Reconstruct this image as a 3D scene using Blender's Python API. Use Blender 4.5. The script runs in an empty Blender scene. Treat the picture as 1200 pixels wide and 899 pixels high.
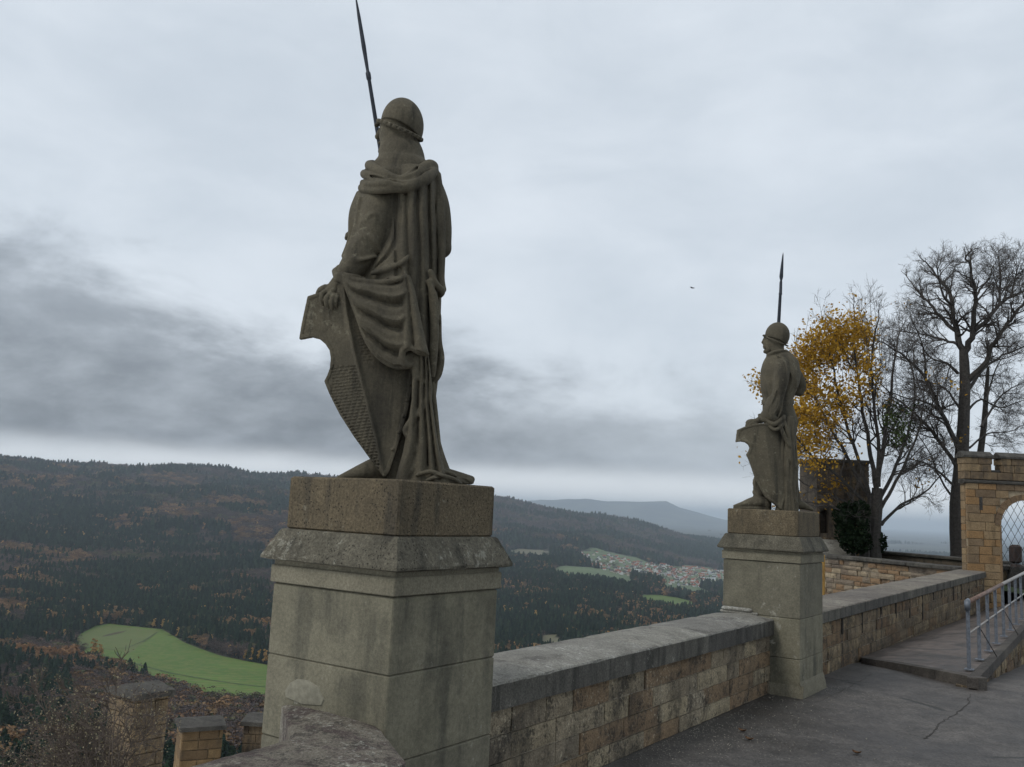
import bpy, math, random
import numpy as np
from mathutils import Vector, Matrix
R = math.radians
random.seed(7)
rng = np.random.default_rng(11)
SC = bpy.context.scene
COL = SC.collection
PI = math.pi

# ------------------------------------------------------------------ camera
# world: +Y runs along the parapet, +X towards the road, the viewer stands at (0, 0)
EYE = 1.8
FOCAL, PITCH, ROLL, HEAD = 1036.0, 0.140, 0.0472, 0.6085        # focal length in pixels of a 1200 px wide frame
F0 = np.array([-math.sin(HEAD), math.cos(HEAD), 0.0])
RT = np.array([math.cos(HEAD), math.sin(HEAD), 0.0])
ZZ = np.array([0, 0, 1.0])
FWD = F0 * math.cos(PITCH) + ZZ * math.sin(PITCH)
_up = -F0 * math.sin(PITCH) + ZZ * math.cos(PITCH)
CR = RT * math.cos(ROLL) + _up * math.sin(ROLL)
CU = _up * math.cos(ROLL) - RT * math.sin(ROLL)
cam = bpy.data.cameras.new('camera')
cam.sensor_fit = 'HORIZONTAL'
cam.sensor_width = 36.0
cam.lens = FOCAL / 1200.0 * 36.0
cam.clip_start = 0.05
cam.clip_end = 120000
camo = bpy.data.objects.new('camera', cam)
COL.objects.link(camo)
m = Matrix(((CR[0], CU[0], -FWD[0], 0), (CR[1], CU[1], -FWD[1], 0), (CR[2], CU[2], -FWD[2], EYE), (0, 0, 0, 1)))
camo.matrix_world = m
SC.camera = camo

# ------------------------------------------------------------------ world: overcast sky
SUN_EL, SUN_AZ = R(48), R(200)
world = bpy.data.worlds.new('World')
SC.world = world
world.use_nodes = True
nt = world.node_tree
nt.nodes.clear()


class NG:
    """small node-graph writer"""
    def __init__(self, tree):
        self.t = tree

    def n(self, kind, props=None, **ins):
        nd = self.t.nodes.new(kind)
        for k, v in (props or {}).items():
            setattr(nd, k, v)
        for k, v in ins.items():
            key = int(k[1:]) if k[0] == '_' else k.replace('_', ' ')
            sock = nd.inputs[key]
            if isinstance(v, bpy.types.NodeSocket):
                self.t.links.new(v, sock)
            else:
                sock.default_value = v
        return nd

    def math(self, op, a, b=0.0, c=None, clamp=False):
        nd = self.n('ShaderNodeMath', {'operation': op, 'use_clamp': clamp}, _0=a, _1=b)
        if c is not None:
            if isinstance(c, bpy.types.NodeSocket):
                self.t.links.new(c, nd.inputs[2])
            else:
                nd.inputs[2].default_value = c
        return nd.outputs[0]

    def mapr(self, v, a, b, c=0.0, d=1.0, smooth=True):
        nd = self.n('ShaderNodeMapRange', {'interpolation_type': 'SMOOTHSTEP' if smooth else 'LINEAR'}, _0=v, _1=a, _2=b, _3=c, _4=d)
        return nd.outputs[0]

    def mix(self, f, a, b, mode='MIX'):
        nd = self.t.nodes.new('ShaderNodeMix')
        nd.data_type = 'RGBA'
        nd.blend_type = mode
        for i, v in ((0, f), (6, a), (7, b)):
            if isinstance(v, bpy.types.NodeSocket):
                self.t.links.new(v, nd.inputs[i])
            elif i == 0:
                nd.inputs[i].default_value = v
            else:
                nd.inputs[i].default_value = tuple(v)[:3] + (1.0,)
        return nd.outputs[2]

    def noise(self, vec, scale, detail=4.0, rough=0.55, dist=0.0, dim='3D'):
        return self.n('ShaderNodeTexNoise', {'noise_dimensions': dim}, Vector=vec, Scale=scale, Detail=detail, Roughness=rough, Distortion=dist).outputs[0]

    def scalev(self, vec, s, off=(0, 0, 0)):
        return self.n('ShaderNodeMapping', Vector=vec, Scale=s, Location=off).outputs[0]


g = NG(nt)
tc = g.n('ShaderNodeTexCoord').outputs['Generated']
# turn the direction so that x = right of the view heading, y = along it, z = up
rot = g.n('ShaderNodeVectorRotate', {'rotation_type': 'Z_AXIS'}, Vector=tc, Angle=-HEAD).outputs[0]
sep = g.n('ShaderNodeSeparateXYZ', _0=rot)
dx, dy, dz = sep.outputs[0], sep.outputs[1], sep.outputs[2]
sky = g.n('ShaderNodeTexSky', {'sky_type': 'NISHITA', 'sun_disc': False, 'sun_elevation': SUN_EL, 'sun_rotation': SUN_AZ,
                               'air_density': 1.2, 'dust_density': 3.0}).outputs[0]
# stratus seen from below: noise stretched sideways, finer towards the horizon
st = g.n('ShaderNodeCombineXYZ', _0=dx, _1=dy, _2=g.math('MULTIPLY', dz, 2.3)).outputs[0]
big = g.noise(st, 2.1, 4.0, 0.45, 0.2)
med = g.noise(g.scalev(st, (1, 1, 1), (3.1, 1.7, 0.4)), 5.0, 7.0, 0.58, 0.3)
fine = g.noise(g.scalev(st, (1, 1, 1), (1.3, 4.7, 2.4)), 15.0, 6.0, 0.6, 0.1)
# thicker bank low down, reaching higher on the left hand side of the view
side = g.mapr(dx, -0.60, 0.30, 0.0, 1.0, False)
top = g.math('MULTIPLY_ADD', side, -0.135, 0.285)
cl = g.math('ADD', g.math('MULTIPLY', g.math('SUBTRACT', med, 0.5), 0.24), g.math('MULTIPLY', g.math('SUBTRACT', big, 0.5), 0.17))
cl = g.math('ADD', cl, g.math('MULTIPLY', g.math('SUBTRACT', fine, 0.5), 0.10))
h = g.math('ADD', dz, cl)
bank_up = g.mapr(g.math('SUBTRACT', h, top), -0.095, 0.014, 1.0, 0.0)
bank_lo = g.mapr(g.math('ADD', dz, g.math('MULTIPLY', g.math('SUBTRACT', med, 0.5), 0.030)), 0.026, 0.052)
bank = g.math('MULTIPLY', bank_up, bank_lo)
bank = g.math('MULTIPLY', bank, g.mapr(g.math('ADD', dz, g.math('MULTIPLY', g.math('SUBTRACT', big, 0.5), 0.10)), 0.08, 0.24, 1.0, 0.62))
bank = g.math('MULTIPLY', bank, g.mapr(dx, -0.15, 0.50, 1.0, 0.12))
shade = g.mapr(g.math('ADD', g.math('MULTIPLY', big, 0.55), g.math('MULTIPLY', med, 0.45)), 0.34, 0.68)
light = g.mix(shade, (0.535, 0.595, 0.660), (0.675, 0.730, 0.790))
dark = g.mix(g.mapr(g.math('ADD', g.math('MULTIPLY', fine, 0.35), g.math('MULTIPLY', med, 0.65)), 0.34, 0.66), (0.150, 0.168, 0.195), (0.350, 0.385, 0.430))
cloud = g.mix(bank, light, dark)
cloud = g.mix(g.mapr(g.math('ADD', dz, g.math('MULTIPLY', g.math('SUBTRACT', med, 0.5), 0.03)), 0.022, 0.060, 0.9, 0.0), cloud, (0.92, 0.95, 0.97))
cloud = g.n('ShaderNodeVectorMath', {'operation': 'SCALE'}, _0=cloud, Scale=10.0).outputs[0]
mixed = g.mix(0.92, sky, cloud)
bg = g.n('ShaderNodeBackground', Color=mixed, Strength=0.1)
g.n('ShaderNodeOutputWorld', Surface=bg.outputs[0])
world.cycles.sampling_method = 'MANUAL'
world.cycles.sample_map_resolution = 512

sun = bpy.data.lights.new('sun', 'SUN')
sun.energy = 0.95
sun.angle = R(12)
sun.color = (1.0, 0.97, 0.93)
suno = bpy.data.objects.new('sun', sun)
COL.objects.link(suno)
sd = Vector((math.sin(SUN_AZ) * math.cos(SUN_EL), math.cos(SUN_AZ) * math.cos(SUN_EL), math.sin(SUN_EL)))
suno.rotation_euler = sd.to_track_quat('Z', 'Y').to_euler()

vs = SC.view_settings
vs.view_transform = 'Standard'
vs.look = 'None'
vs.exposure = 0.22
vs.gamma = 1.0
vs.use_curve_mapping = False
SC.cycles.use_denoising = True
SC.cycles.max_bounces = 6
SC.cycles.diffuse_bounces = 3
SC.cycles.volume_bounces = 1
SC.cycles.transparent_max_bounces = 8


# ------------------------------------------------------------------ helpers
def tag(o, label=None, cat=None, group=None, kind=None):
    if label: o['label'] = label
    if cat: o['category'] = cat
    if group: o['group'] = group
    if kind: o['kind'] = kind
    return o


def thing(name, loc, label, cat, group=None):
    o = bpy.data.objects.new(name, None)
    o.empty_display_size = 0.2
    o.location = loc
    COL.objects.link(o)
    return tag(o, label, cat, group)


def base_of(parent):
    """world location of a thing or part: parts keep their origin at their thing's base"""
    v = Vector((0, 0, 0))
    while parent is not None:
        v = v + parent.location
        parent = parent.parent
    return v


class MB:
    """collects faces of ONE mesh object"""
    def __init__(self):
        self.v, self.f, self.m, self.t, self.n = [], [], [], [], 0
        self.mat, self.tint = 0, 0.5

    def add(self, vs_, fs):
        vs_ = np.asarray(vs_, float).reshape(-1, 3)
        self.v.append(vs_)
        for q in fs:
            self.f.append([i + self.n for i in q])
            self.m.append(self.mat)
            self.t.append(self.tint)
        self.n += len(vs_)

    def box(self, c, s, u=(1, 0, 0), bev=0.0, taper=0.0):
        """box with centre c, size s, x axis along u (horizontal); bev cuts all the edges"""
        u = np.array([u[0], u[1], 0.0]); u /= np.linalg.norm(u)
        w = np.array([-u[1], u[0], 0.0])
        c = np.array(c, float)
        hx, hy, hz = s[0] / 2, s[1] / 2, s[2] / 2
        b = min(bev, hx * .9, hy * .9, hz * .9)
        pts = []
        if b <= 0:
            for z in (-hz, hz):
                k = 1 - taper if z > 0 else 1
                for x, y in ((-hx, -hy), (hx, -hy), (hx, hy), (-hx, hy)):
                    pts.append(c + u * x * k + w * y * k + ZZ * z)
            self.add(pts, [(3, 2, 1, 0), (4, 5, 6, 7), (0, 1, 5, 4), (1, 2, 6, 5), (2, 3, 7, 6), (3, 0, 4, 7)])
            return
        for z, ins in ((-hz, b), (-hz + b, 0), (hz - b, 0), (hz, b)):
            k = 1 - taper if z > 0 else 1
            for x, y in ((-hx, -hy), (hx, -hy), (hx, hy), (-hx, hy)):
                sx, sy = (1 if x > 0 else -1), (1 if y > 0 else -1)
                for (ax, ay) in ((ins, ins + b), (ins + b, ins)) if (sx * sy > 0) else ((ins + b, ins), (ins, ins + b)):
                    pts.append(c + u * (x - sx * ax) * k + w * (y - sy * ay) * k + ZZ * z)
        F = [tuple(range(7, -1, -1)), tuple(range(24, 32))]
        for r_ in range(3):
            for i in range(8):
                j = (i + 1) % 8
                F.append((r_ * 8 + i, r_ * 8 + j, r_ * 8 + 8 + j, r_ * 8 + 8 + i))
        self.add(pts, F)

    def prism(self, poly, z0, z1):
        """vertical prism over a ccw polygon; z1 may be a function of (x, y)"""
        n = len(poly)
        zt = [z1(x, y) if callable(z1) else z1 for x, y in poly]
        pts = [(x, y, z0) for x, y in poly] + [(x, y, z) for (x, y), z in zip(poly, zt)]
        F = [tuple(range(n - 1, -1, -1)), tuple(range(n, 2 * n))]
        for i in range(n):
            j = (i + 1) % n
            F.append((i, j, n + j, n + i))
        self.add(pts, F)

    def extrude(self, prof, p, u, w, ln, cap=True):
        """2-D profile (a, b) in the plane (w, z) swept from p along u over ln"""
        p, u, w = (np.array(q, float) for q in (p, u, w))
        n = len(prof)
        A = [p + w * a + ZZ * b for a, b in prof]
        B = [q + u * ln for q in A]
        F = [(i, (i + 1) % n, n + (i + 1) % n, n + i) for i in range(n)]
        if cap:
            F += [tuple(range(n - 1, -1, -1)), tuple(range(n, 2 * n))]
        self.add(A + B, F)

    def tube(self, pts, rad, sides=6, cap=True):
        pts = [np.array(p, float) for p in pts]
        if not hasattr(rad, '__len__'):
            rad = [rad] * len(pts)
        V = []
        prev = None
        for i, p in enumerate(pts):
            d = pts[min(i + 1, len(pts) - 1)] - pts[max(i - 1, 0)]
            d = d / (np.linalg.norm(d) + 1e-12)
            if prev is None:
                a = np.cross(d, [0.3, 0.2, 0.93]) if abs(d[2]) < .9 else np.cross(d, [1, 0.1, 0])
            else:
                a = prev - d * (prev @ d)
            a /= np.linalg.norm(a) + 1e-12
            prev = a
            b = np.cross(d, a)
            for s in range(sides):
                t = 2 * PI * s / sides
                V.append(p + (a * math.cos(t) + b * math.sin(t)) * rad[i])
        F = []
        for i in range(len(pts) - 1):
            for s in range(sides):
                t = (s + 1) % sides
                F.append((i * sides + s, i * sides + t, (i + 1) * sides + t, (i + 1) * sides + s))
        if cap:
            F.append(tuple(range(sides - 1, -1, -1)))
            k = (len(pts) - 1) * sides
            F.append(tuple(range(k, k + sides)))
        self.add(V, F)

    def ball(self, c, r, nu=8, nv=6):
        if not hasattr(r, '__len__'):
            r = (r, r, r)
        c = np.array(c, float)
        V = [c + [0, 0, -r[2]]]
        for j in range(1, nv):
            ph = -PI / 2 + PI * j / nv
            for i in range(nu):
                t = 2 * PI * i / nu
                V.append(c + [r[0] * math.cos(ph) * math.cos(t), r[1] * math.cos(ph) * math.sin(t), r[2] * math.sin(ph)])
        V.append(c + [0, 0, r[2]])
        F = []
        for i in range(nu):
            F.append((0, 1 + (i + 1) % nu, 1 + i))
            for j in range(nv - 2):
                a = 1 + j * nu
                F.append((a + i, a + (i + 1) % nu, a + nu + (i + 1) % nu, a + nu + i))
            a = 1 + (nv - 2) * nu
            F.append((a + i, a + (i + 1) % nu, len(V) - 1))
        self.add(V, F)

    def build(self, name, mats, parent=None, smooth=False):
        if not isinstance(mats, (list, tuple)):
            mats = [mats]
        V = np.concatenate(self.v)
        b = base_of(parent)
        V = V - np.array([b.x, b.y, b.z])
        me = bpy.data.meshes.new(name)
        me.from_pydata(V.tolist(), [], self.f)
        for mm in mats:
            me.materials.append(mm)
        me.polygons.foreach_set('material_index', self.m)
        if smooth:
            me.polygons.foreach_set('use_smooth', [True] * len(self.f))
        at_ = me.attributes.new('tint', 'FLOAT', 'FACE')
        at_.data.foreach_set('value', self.t)
        me.update()
        o = bpy.data.objects.new(name, me)
        COL.objects.link(o)
        if parent is not None:
            o.parent = parent
        return o


def mesh_np(name, V, quads, mat, parent=None, smooth=True):
    """fast mesh from numpy arrays (all quads)"""
    b = base_of(parent)
    V = np.asarray(V, np.float32) - np.array([b.x, b.y, b.z], np.float32)
    me = bpy.data.meshes.new(name)
    me.vertices.add(len(V))
    me.vertices.foreach_set('co', V.ravel())
    q = np.asarray(quads, np.int32)
    k = q.shape[1]
    me.loops.add(q.size)
    me.loops.foreach_set('vertex_index', q.ravel())
    me.polygons.add(len(q))
    me.polygons.foreach_set('loop_start', np.arange(0, q.size, k, dtype=np.int32))
    if smooth:
        me.polygons.foreach_set('use_smooth', np.ones(len(q), bool))
    me.update(calc_edges=True)
    me.validate()
    for mm in (mat if isinstance(mat, (list, tuple)) else [mat]):
        me.materials.append(mm)
    o = bpy.data.objects.new(name, me)
    COL.objects.link(o)
    if parent is not None:
        o.parent = parent
    return o


# sight lines used to measure where things stand (a survey of the place from the viewer's spot)
def ray(x, y):
    return FWD + CR * ((x - 600) / FOCAL) + CU * ((449.5 - y) / FOCAL)


def at_depth(x, y, D):
    d = ray(x, y)
    return np.array([0, 0, EYE]) + d * (D / (d @ F0))


# ------------------------------------------------------------------ materials
def new_mat(name):
    mt = bpy.data.materials.new(name)
    mt.use_nodes = True
    mt.node_tree.nodes.clear()
    return mt, NG(mt.node_tree)


def finish(g, col, rough=0.9, bump=None, bstr=0.5, bdist=0.01, spec=0.3, metal=0.0):
    kw = {}
    if bump is not None:
        kw['Normal'] = g.n('ShaderNodeBump', Strength=bstr, Distance=bdist, Height=bump).outputs[0]
    p = g.n('ShaderNodeBsdfPrincipled', Roughness=rough, Metallic=metal, **kw)
    p.inputs['Specular IOR Level'].default_value = spec
    if isinstance(col, bpy.types.NodeSocket):
        g.t.links.new(col, p.inputs['Base Color'])
    else:
        p.inputs['Base Color'].default_value = tuple(col)[:3] + (1,)
    g.n('ShaderNodeOutputMaterial', Surface=p.outputs[0])


def stone(name, c1, c2, dirt=(0.03, 0.028, 0.024), dirt_amt=0.5, lichen=None, lichen_amt=0.0, scale=1.0, tint=0.5, rough=0.92,
          bdist=0.006, streak=0.5, grit=1.0, patch=None, holes=0.0, crust=0.0):
    mt, g = new_mat(name)
    pos = g.n('ShaderNodeNewGeometry').outputs['Position']
    a = g.noise(pos, 1.7 * scale, 6, 0.6, 0.4)
    b = g.noise(pos, 9.0 * scale, 6, 0.65, 0.2)
    c = g.noise(pos, 70.0 * scale, 4, 0.7)
    d = g.noise(pos, 260.0 * scale, 2, 0.7)
    col = g.mix(g.mapr(g.math('ADD', g.math('MULTIPLY', a, 0.5), g.math('MULTIPLY', b, 0.5)), 0.33, 0.67), c1, c2)
    ti = g.n('ShaderNodeAttribute', {'attribute_name': 'tint'}).outputs['Fac']
    k = g.mapr(ti, 0.0, 1.0, 1 - tint, 1 + tint, False)
    col = g.mix(1.0, col, g.n('ShaderNodeCombineXYZ', _0=k, _1=k, _2=g.math('POWER', k, 0.8)).outputs[0], 'MULTIPLY')
    if patch is not None:                      # stones of another colour, by block
        wn = g.n('ShaderNodeTexWhiteNoise', {'noise_dimensions': '1D'}, W=g.math('MULTIPLY', ti, 917.3)).outputs[0]
        col = g.mix(g.math('MULTIPLY', g.math('GREATER_THAN', wn, 0.66), 0.75), col, patch)
    # water-borne streaks and blackened crust
    sv = g.scalev(pos, (4.5 * scale, 4.5 * scale, 0.55 * scale))
    s = g.noise(sv, 1.6, 7, 0.62, 0.3)
    s2 = g.noise(pos, 3.3 * scale, 8, 0.68, 0.6)
    dm = g.mapr(g.math('ADD', g.math('MULTIPLY', s, streak), g.math('MULTIPLY', s2, 1 - streak)), 0.60 - 0.22 * dirt_amt, 0.72 - 0.16 * dirt_amt)
    dm = g.math('MULTIPLY', dm, g.mapr(b, 0.25, 0.6, 0.55, 1.0))
    col = g.mix(g.math('MULTIPLY', dm, min(1.0, 0.55 + 0.4 * dirt_amt)), col, dirt)
    if crust > 0:                              # black weathering crust in ragged blotches
        cn = g.math('ADD', g.math('MULTIPLY', g.noise(pos, 30 * scale, 6, 0.75), 0.55), g.math('MULTIPLY', g.noise(pos, 6.5 * scale, 4, 0.6, 0.5), 0.45))
        col = g.mix(g.math('MULTIPLY', g.mapr(cn, 0.56 - 0.14 * crust, 0.61 - 0.12 * crust), 0.72), col, (0.040, 0.036, 0.030))
    if lichen is not None:
        lm = g.mapr(g.math('ADD', g.math('MULTIPLY', g.noise(pos, 24 * scale, 7, 0.75), 0.6), g.math('MULTIPLY', a, 0.4)), 0.585 - 0.2 * lichen_amt, 0.66 - 0.2 * lichen_amt)
        col = g.mix(g.math('MULTIPLY', lm, 0.75), col, lichen)
    spk = g.mapr(c, 0.3, 0.7, 1 - 0.32 * grit, 1 + 0.32 * grit)
    spk = g.math('MULTIPLY', spk, g.mapr(d, 0.3, 0.7, 1 - 0.25 * grit, 1 + 0.25 * grit))
    col = g.mix(1.0, col, g.n('ShaderNodeCombineXYZ', _0=spk, _1=spk, _2=spk).outputs[0], 'MULTIPLY')
    hgt = g.math('ADD', g.math('MULTIPLY', b, 1.4), g.math('ADD', g.math('MULTIPLY', c, 0.6 * grit), g.math('MULTIPLY', d, 0.22 * grit)))
    if holes > 0:                              # weathered pits
        v = g.n('ShaderNodeTexVoronoi', Vector=pos, Scale=55.0 * scale).outputs[0]
        hm = g.math('MULTIPLY', g.mapr(v, 0.12, 0.26, 1.0, 0.0), g.mapr(g.noise(pos, 5.0, 3, 0.6), 0.60 - holes * 0.25, 0.66 - holes * 0.2))
        col = g.mix(g.math('MULTIPLY', hm, 0.85), col, (0.018, 0.016, 0.013))
        hgt = g.math('SUBTRACT', hgt, g.math('MULTIPLY', hm, 1.6))
    finish(g, col, rough, hgt, 0.9, bdist)
    return mt


M = {}
M['statue'] = stone('statue_sandstone', (0.070, 0.061, 0.043), (0.108, 0.093, 0.063), dirt=(0.018, 0.017, 0.014), dirt_amt=0.50,
                    lichen=(0.17, 0.155, 0.11), lichen_amt=0.17, scale=1.0, bdist=0.004, streak=0.75, grit=0.5, tint=0.0)
M['pillar'] = stone('pillar_ashlar', (0.128, 0.118, 0.084), (0.192, 0.176, 0.126), dirt=(0.062, 0.060, 0.047), dirt_amt=0.62, tint=0.22, grit=0.55, scale=0.75,
                    bdist=0.003, streak=0.60, lichen=(0.32, 0.305, 0.25), lichen_amt=0.08)
M['band'] = stone('band_sandstone', (0.135, 0.123, 0.088), (0.20, 0.181, 0.130), dirt=(0.07, 0.065, 0.052), dirt_amt=0.35, tint=0.1, grit=0.7, bdist=0.003)
M['cap'] = stone('weathered_cap', (0.075, 0.068, 0.050), (0.130, 0.117, 0.086), dirt=(0.028, 0.026, 0.021), dirt_amt=0.55,
                 lichen=(0.26, 0.25, 0.20), lichen_amt=0.16, tint=0.12, bdist=0.006, streak=0.7, holes=0.5)
M['plinth'] = stone('pitted_plinth', (0.088, 0.070, 0.044), (0.135, 0.106, 0.065), dirt=(0.035, 0.032, 0.026), dirt_amt=0.45, tint=0.12, bdist=0.006,
                    streak=0.75, holes=0.8, lichen=(0.19, 0.175, 0.13), lichen_amt=0.08)
M['coping'] = stone('coping_stone', (0.150, 0.142, 0.120), (0.240, 0.228, 0.195), dirt=(0.065, 0.058, 0.052), dirt_amt=0.45,
                    lichen=(0.36, 0.36, 0.32), lichen_amt=0.20, tint=0.14, bdist=0.007, streak=0.2)
M['coping_old'] = stone('lichened_coping', (0.115, 0.100, 0.080), (0.20, 0.178, 0.142), dirt=(0.060, 0.040, 0.040), dirt_amt=0.72,
                        lichen=(0.34, 0.33, 0.28), lichen_amt=0.22, tint=0.14, bdist=0.008, streak=0.0, grit=1.4, crust=0.25, scale=1.6)
M['rubble'] = stone('sandstone_blocks', (0.195, 0.158, 0.105), (0.32, 0.265, 0.18), dirt=(0.055, 0.047, 0.037), dirt_amt=0.62, tint=0.30,
                    bdist=0.016, streak=0.35, patch=(0.21, 0.135, 0.075), lichen=(0.46, 0.40, 0.29), lichen_amt=0.12, holes=0.35, crust=0.28)
M['rubble_dark'] = stone('sandstone_blocks_wet', (0.150, 0.112, 0.068), (0.26, 0.195, 0.118), dirt=(0.032, 0.029, 0.024), dirt_amt=0.6, tint=0.4,
                         bdist=0.014, streak=0.8, patch=(0.17, 0.105, 0.055), lichen=(0.34, 0.29, 0.20), lichen_amt=0.06, crust=0.5)
M['gold'] = stone('golden_sandstone', (0.165, 0.115, 0.066), (0.26, 0.185, 0.108), dirt=(0.11, 0.075, 0.040), dirt_amt=0.35, tint=0.30, bdist=0.01,
                  streak=0.6, patch=(0.25, 0.145, 0.062), scale=0.6)
M['gold_dark'] = stone('blackened_sandstone', (0.075, 0.062, 0.048), (0.125, 0.10, 0.072), dirt=(0.03, 0.027, 0.024), dirt_amt=0.6, tint=0.3, bdist=0.01)
M['mortar'] = stone('lime_mortar', (0.22, 0.185, 0.135), (0.36, 0.315, 0.24), dirt=(0.055, 0.048, 0.038), dirt_amt=0.5, tint=0.0, bdist=0.004)
M['kerb'] = stone('kerb_stone', (0.06, 0.053, 0.046), (0.10, 0.088, 0.075), dirt_amt=0.5, tint=0.12, bdist=0.006, lichen=(0.2, 0.18, 0.14), lichen_amt=0.04)


def simple(name, col, rough=0.6, metal=0.0, var=0.25, scale=20.0, bdist=0.002, spec=0.3):
    mt, g = new_mat(name)
    pos = g.n('ShaderNodeNewGeometry').outputs['Position']
    n = g.noise(pos, scale, 5, 0.65)
    k = g.mapr(n, 0.3, 0.7, 1 - var, 1 + var)
    c = g.mix(1.0, col, g.n('ShaderNodeCombineXYZ', _0=k, _1=k, _2=k).outputs[0], 'MULTIPLY')
    finish(g, c, rough, n, 0.6, bdist, spec, metal)
    return mt


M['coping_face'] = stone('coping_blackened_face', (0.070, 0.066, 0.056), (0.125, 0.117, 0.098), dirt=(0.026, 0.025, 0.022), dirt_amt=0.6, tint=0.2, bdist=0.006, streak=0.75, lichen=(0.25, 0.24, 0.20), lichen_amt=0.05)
M['iron'] = simple('dark_iron', (0.028, 0.033, 0.042), 0.55, 0.3)
M['patch'] = simple('mortar_patch', (0.205, 0.192, 0.145), 0.95, var=0.2, scale=30, bdist=0.006)


def asphalt():
    mt, g = new_mat('asphalt')
    pos = g.n('ShaderNodeNewGeometry').outputs['Position']
    a = g.noise(pos, 0.55, 6, 0.6, 0.15)
    b = g.noise(pos, 4.0, 7, 0.62, 0.3)
    v = g.n('ShaderNodeTexVoronoi', Vector=pos, Scale=60.0)
    col = g.mix(g.mapr(a, 0.35, 0.62), (0.048, 0.042, 0.037), (0.092, 0.082, 0.073))
    k = g.mapr(b, 0.3, 0.7, 0.72, 1.25)
    k = g.math('MULTIPLY', k, g.mapr(g.n('ShaderNodeSeparateColor', _0=v.outputs['Color']).outputs[0], 0.0, 1.0, 0.65, 1.35, False))
    col = g.mix(1.0, col, g.n('ShaderNodeCombineXYZ', _0=k, _1=k, _2=k).outputs[0], 'MULTIPLY')
    # pale grit scattered mostly along the foot of the wall
    sx = g.n('ShaderNodeSeparateXYZ', _0=pos)
    near = g.mapr(sx.outputs[0], -2.9, -1.6, 1.0, 0.12)
    v2 = g.n('ShaderNodeTexVoronoi', Vector=pos, Scale=34.0)
    sp = g.math('MULTIPLY', g.math('LESS_THAN', v2.outputs[0], 0.21), g.math('GREATER_THAN', g.noise(pos, 7.0, 5, 0.7), g.math('MULTIPLY_ADD', near, -0.17, 0.66)))
    col = g.mix(g.math('MULTIPLY', sp, 0.7), col, (0.24, 0.23, 0.20))
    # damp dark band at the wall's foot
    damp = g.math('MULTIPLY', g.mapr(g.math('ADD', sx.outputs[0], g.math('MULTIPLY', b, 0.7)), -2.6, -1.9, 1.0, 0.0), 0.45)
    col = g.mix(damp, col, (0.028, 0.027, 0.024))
    # worn cracks
    w = g.n('ShaderNodeTexVoronoi', {'feature': 'DISTANCE_TO_EDGE'}, Vector=g.n('ShaderNodeMixRGB', _0=0.06, _1=pos, _2=g.n('ShaderNodeTexNoise', Vector=pos, Scale=3.0, Detail=5.0).outputs[1]).outputs[0], Scale=0.36)
    cr = g.math('MULTIPLY', g.mapr(w.outputs[0], 0.004, 0.010, 1.0, 0.0), g.mapr(g.noise(pos, 0.8, 2, 0.5), 0.56, 0.64))
    col = g.mix(g.math('MULTIPLY', cr, 0.75), col, (0.02, 0.02, 0.018))
    hgt = g.math('SUBTRACT', g.math('ADD', g.math('MULTIPLY', v.outputs[0], 0.8), b), g.math('MULTIPLY', cr, 2.0))
    rough = g.mapr(a, 0.3, 0.65, 0.42, 0.75)
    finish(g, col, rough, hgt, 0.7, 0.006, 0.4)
    return mt


M['asphalt'] = asphalt()


def walk():
    mt, g = new_mat('worn_walkway')
    pos = g.n('ShaderNodeNewGeometry').outputs['Position']
    a = g.noise(pos, 1.1, 6, 0.6, 1.2)
    b = g.noise(pos, 6.0, 7, 0.62, 0.3)
    c = g.noise(pos, 90.0, 3, 0.7)
    col = g.mix(g.mapr(a, 0.36, 0.6), (0.050, 0.041, 0.035), (0.115, 0.092, 0.078))
    k = g.math('MULTIPLY', g.mapr(b, 0.3, 0.7, 0.7, 1.25), g.mapr(c, 0.3, 0.7, 0.7, 1.3))
    col = g.mix(1.0, col, g.n('ShaderNodeCombineXYZ', _0=k, _1=k, _2=k).outputs[0], 'MULTIPLY')
    finish(g, col, g.mapr(a, 0.3, 0.65, 0.35, 0.7), g.math('ADD', b, c), 0.6, 0.005, 0.4)
    return mt


M['walk'] = walk()
M['earth'] = simple('earth', (0.05, 0.042, 0.028), 0.95, var=0.4, scale=3, bdist=0.03)
M['turf'] = simple('turf', (0.045, 0.062, 0.022), 0.95, var=0.4, scale=9, bdist=0.02)
M['bark'] = simple('bark', (0.040, 0.035, 0.030), 0.95, var=0.35, scale=14, bdist=0.02)
M['bark_dark'] = simple('bark_dark', (0.050, 0.045, 0.040), 0.95, var=0.3, scale=14, bdist=0.02)
M['twig'] = simple('twig', (0.068, 0.060, 0.054), 0.95, var=0.2, scale=8)
M['twig_brown'] = simple('twig_brown', (0.085, 0.068, 0.056), 0.95, var=0.3, scale=8)
M['twig_grey'] = simple('twig_grey', (0.15, 0.135, 0.12), 0.95, var=0.3, scale=8)
M['steel'] = simple('galvanised_blue_grey', (0.150, 0.165, 0.188), 0.5, 0.35, var=0.25, scale=30)
M['steel_rail'] = simple('pale_rail', (0.30, 0.285, 0.265), 0.4, 0.4, var=0.25, scale=12)
M['rust_rail'] = simple('rusty_rail', (0.17, 0.11, 0.085), 0.6, 0.2, var=0.4, scale=12)
M['wire'] = simple('dark_wire', (0.035, 0.035, 0.035), 0.6, 0.4)
M['box'] = simple('brown_painted_metal', (0.045, 0.030, 0.026), 0.6, 0.1)
M['basalt'] = simple('dark_post_stone', (0.045, 0.042, 0.038), 0.9, var=0.4, scale=20, bdist=0.01)
M['deadleaf'] = simple('dead_leaf', (0.10, 0.055, 0.028), 0.8, var=0.3)
M['feather'] = simple('dark_feathers', (0.02, 0.02, 0.022), 0.9)
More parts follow.
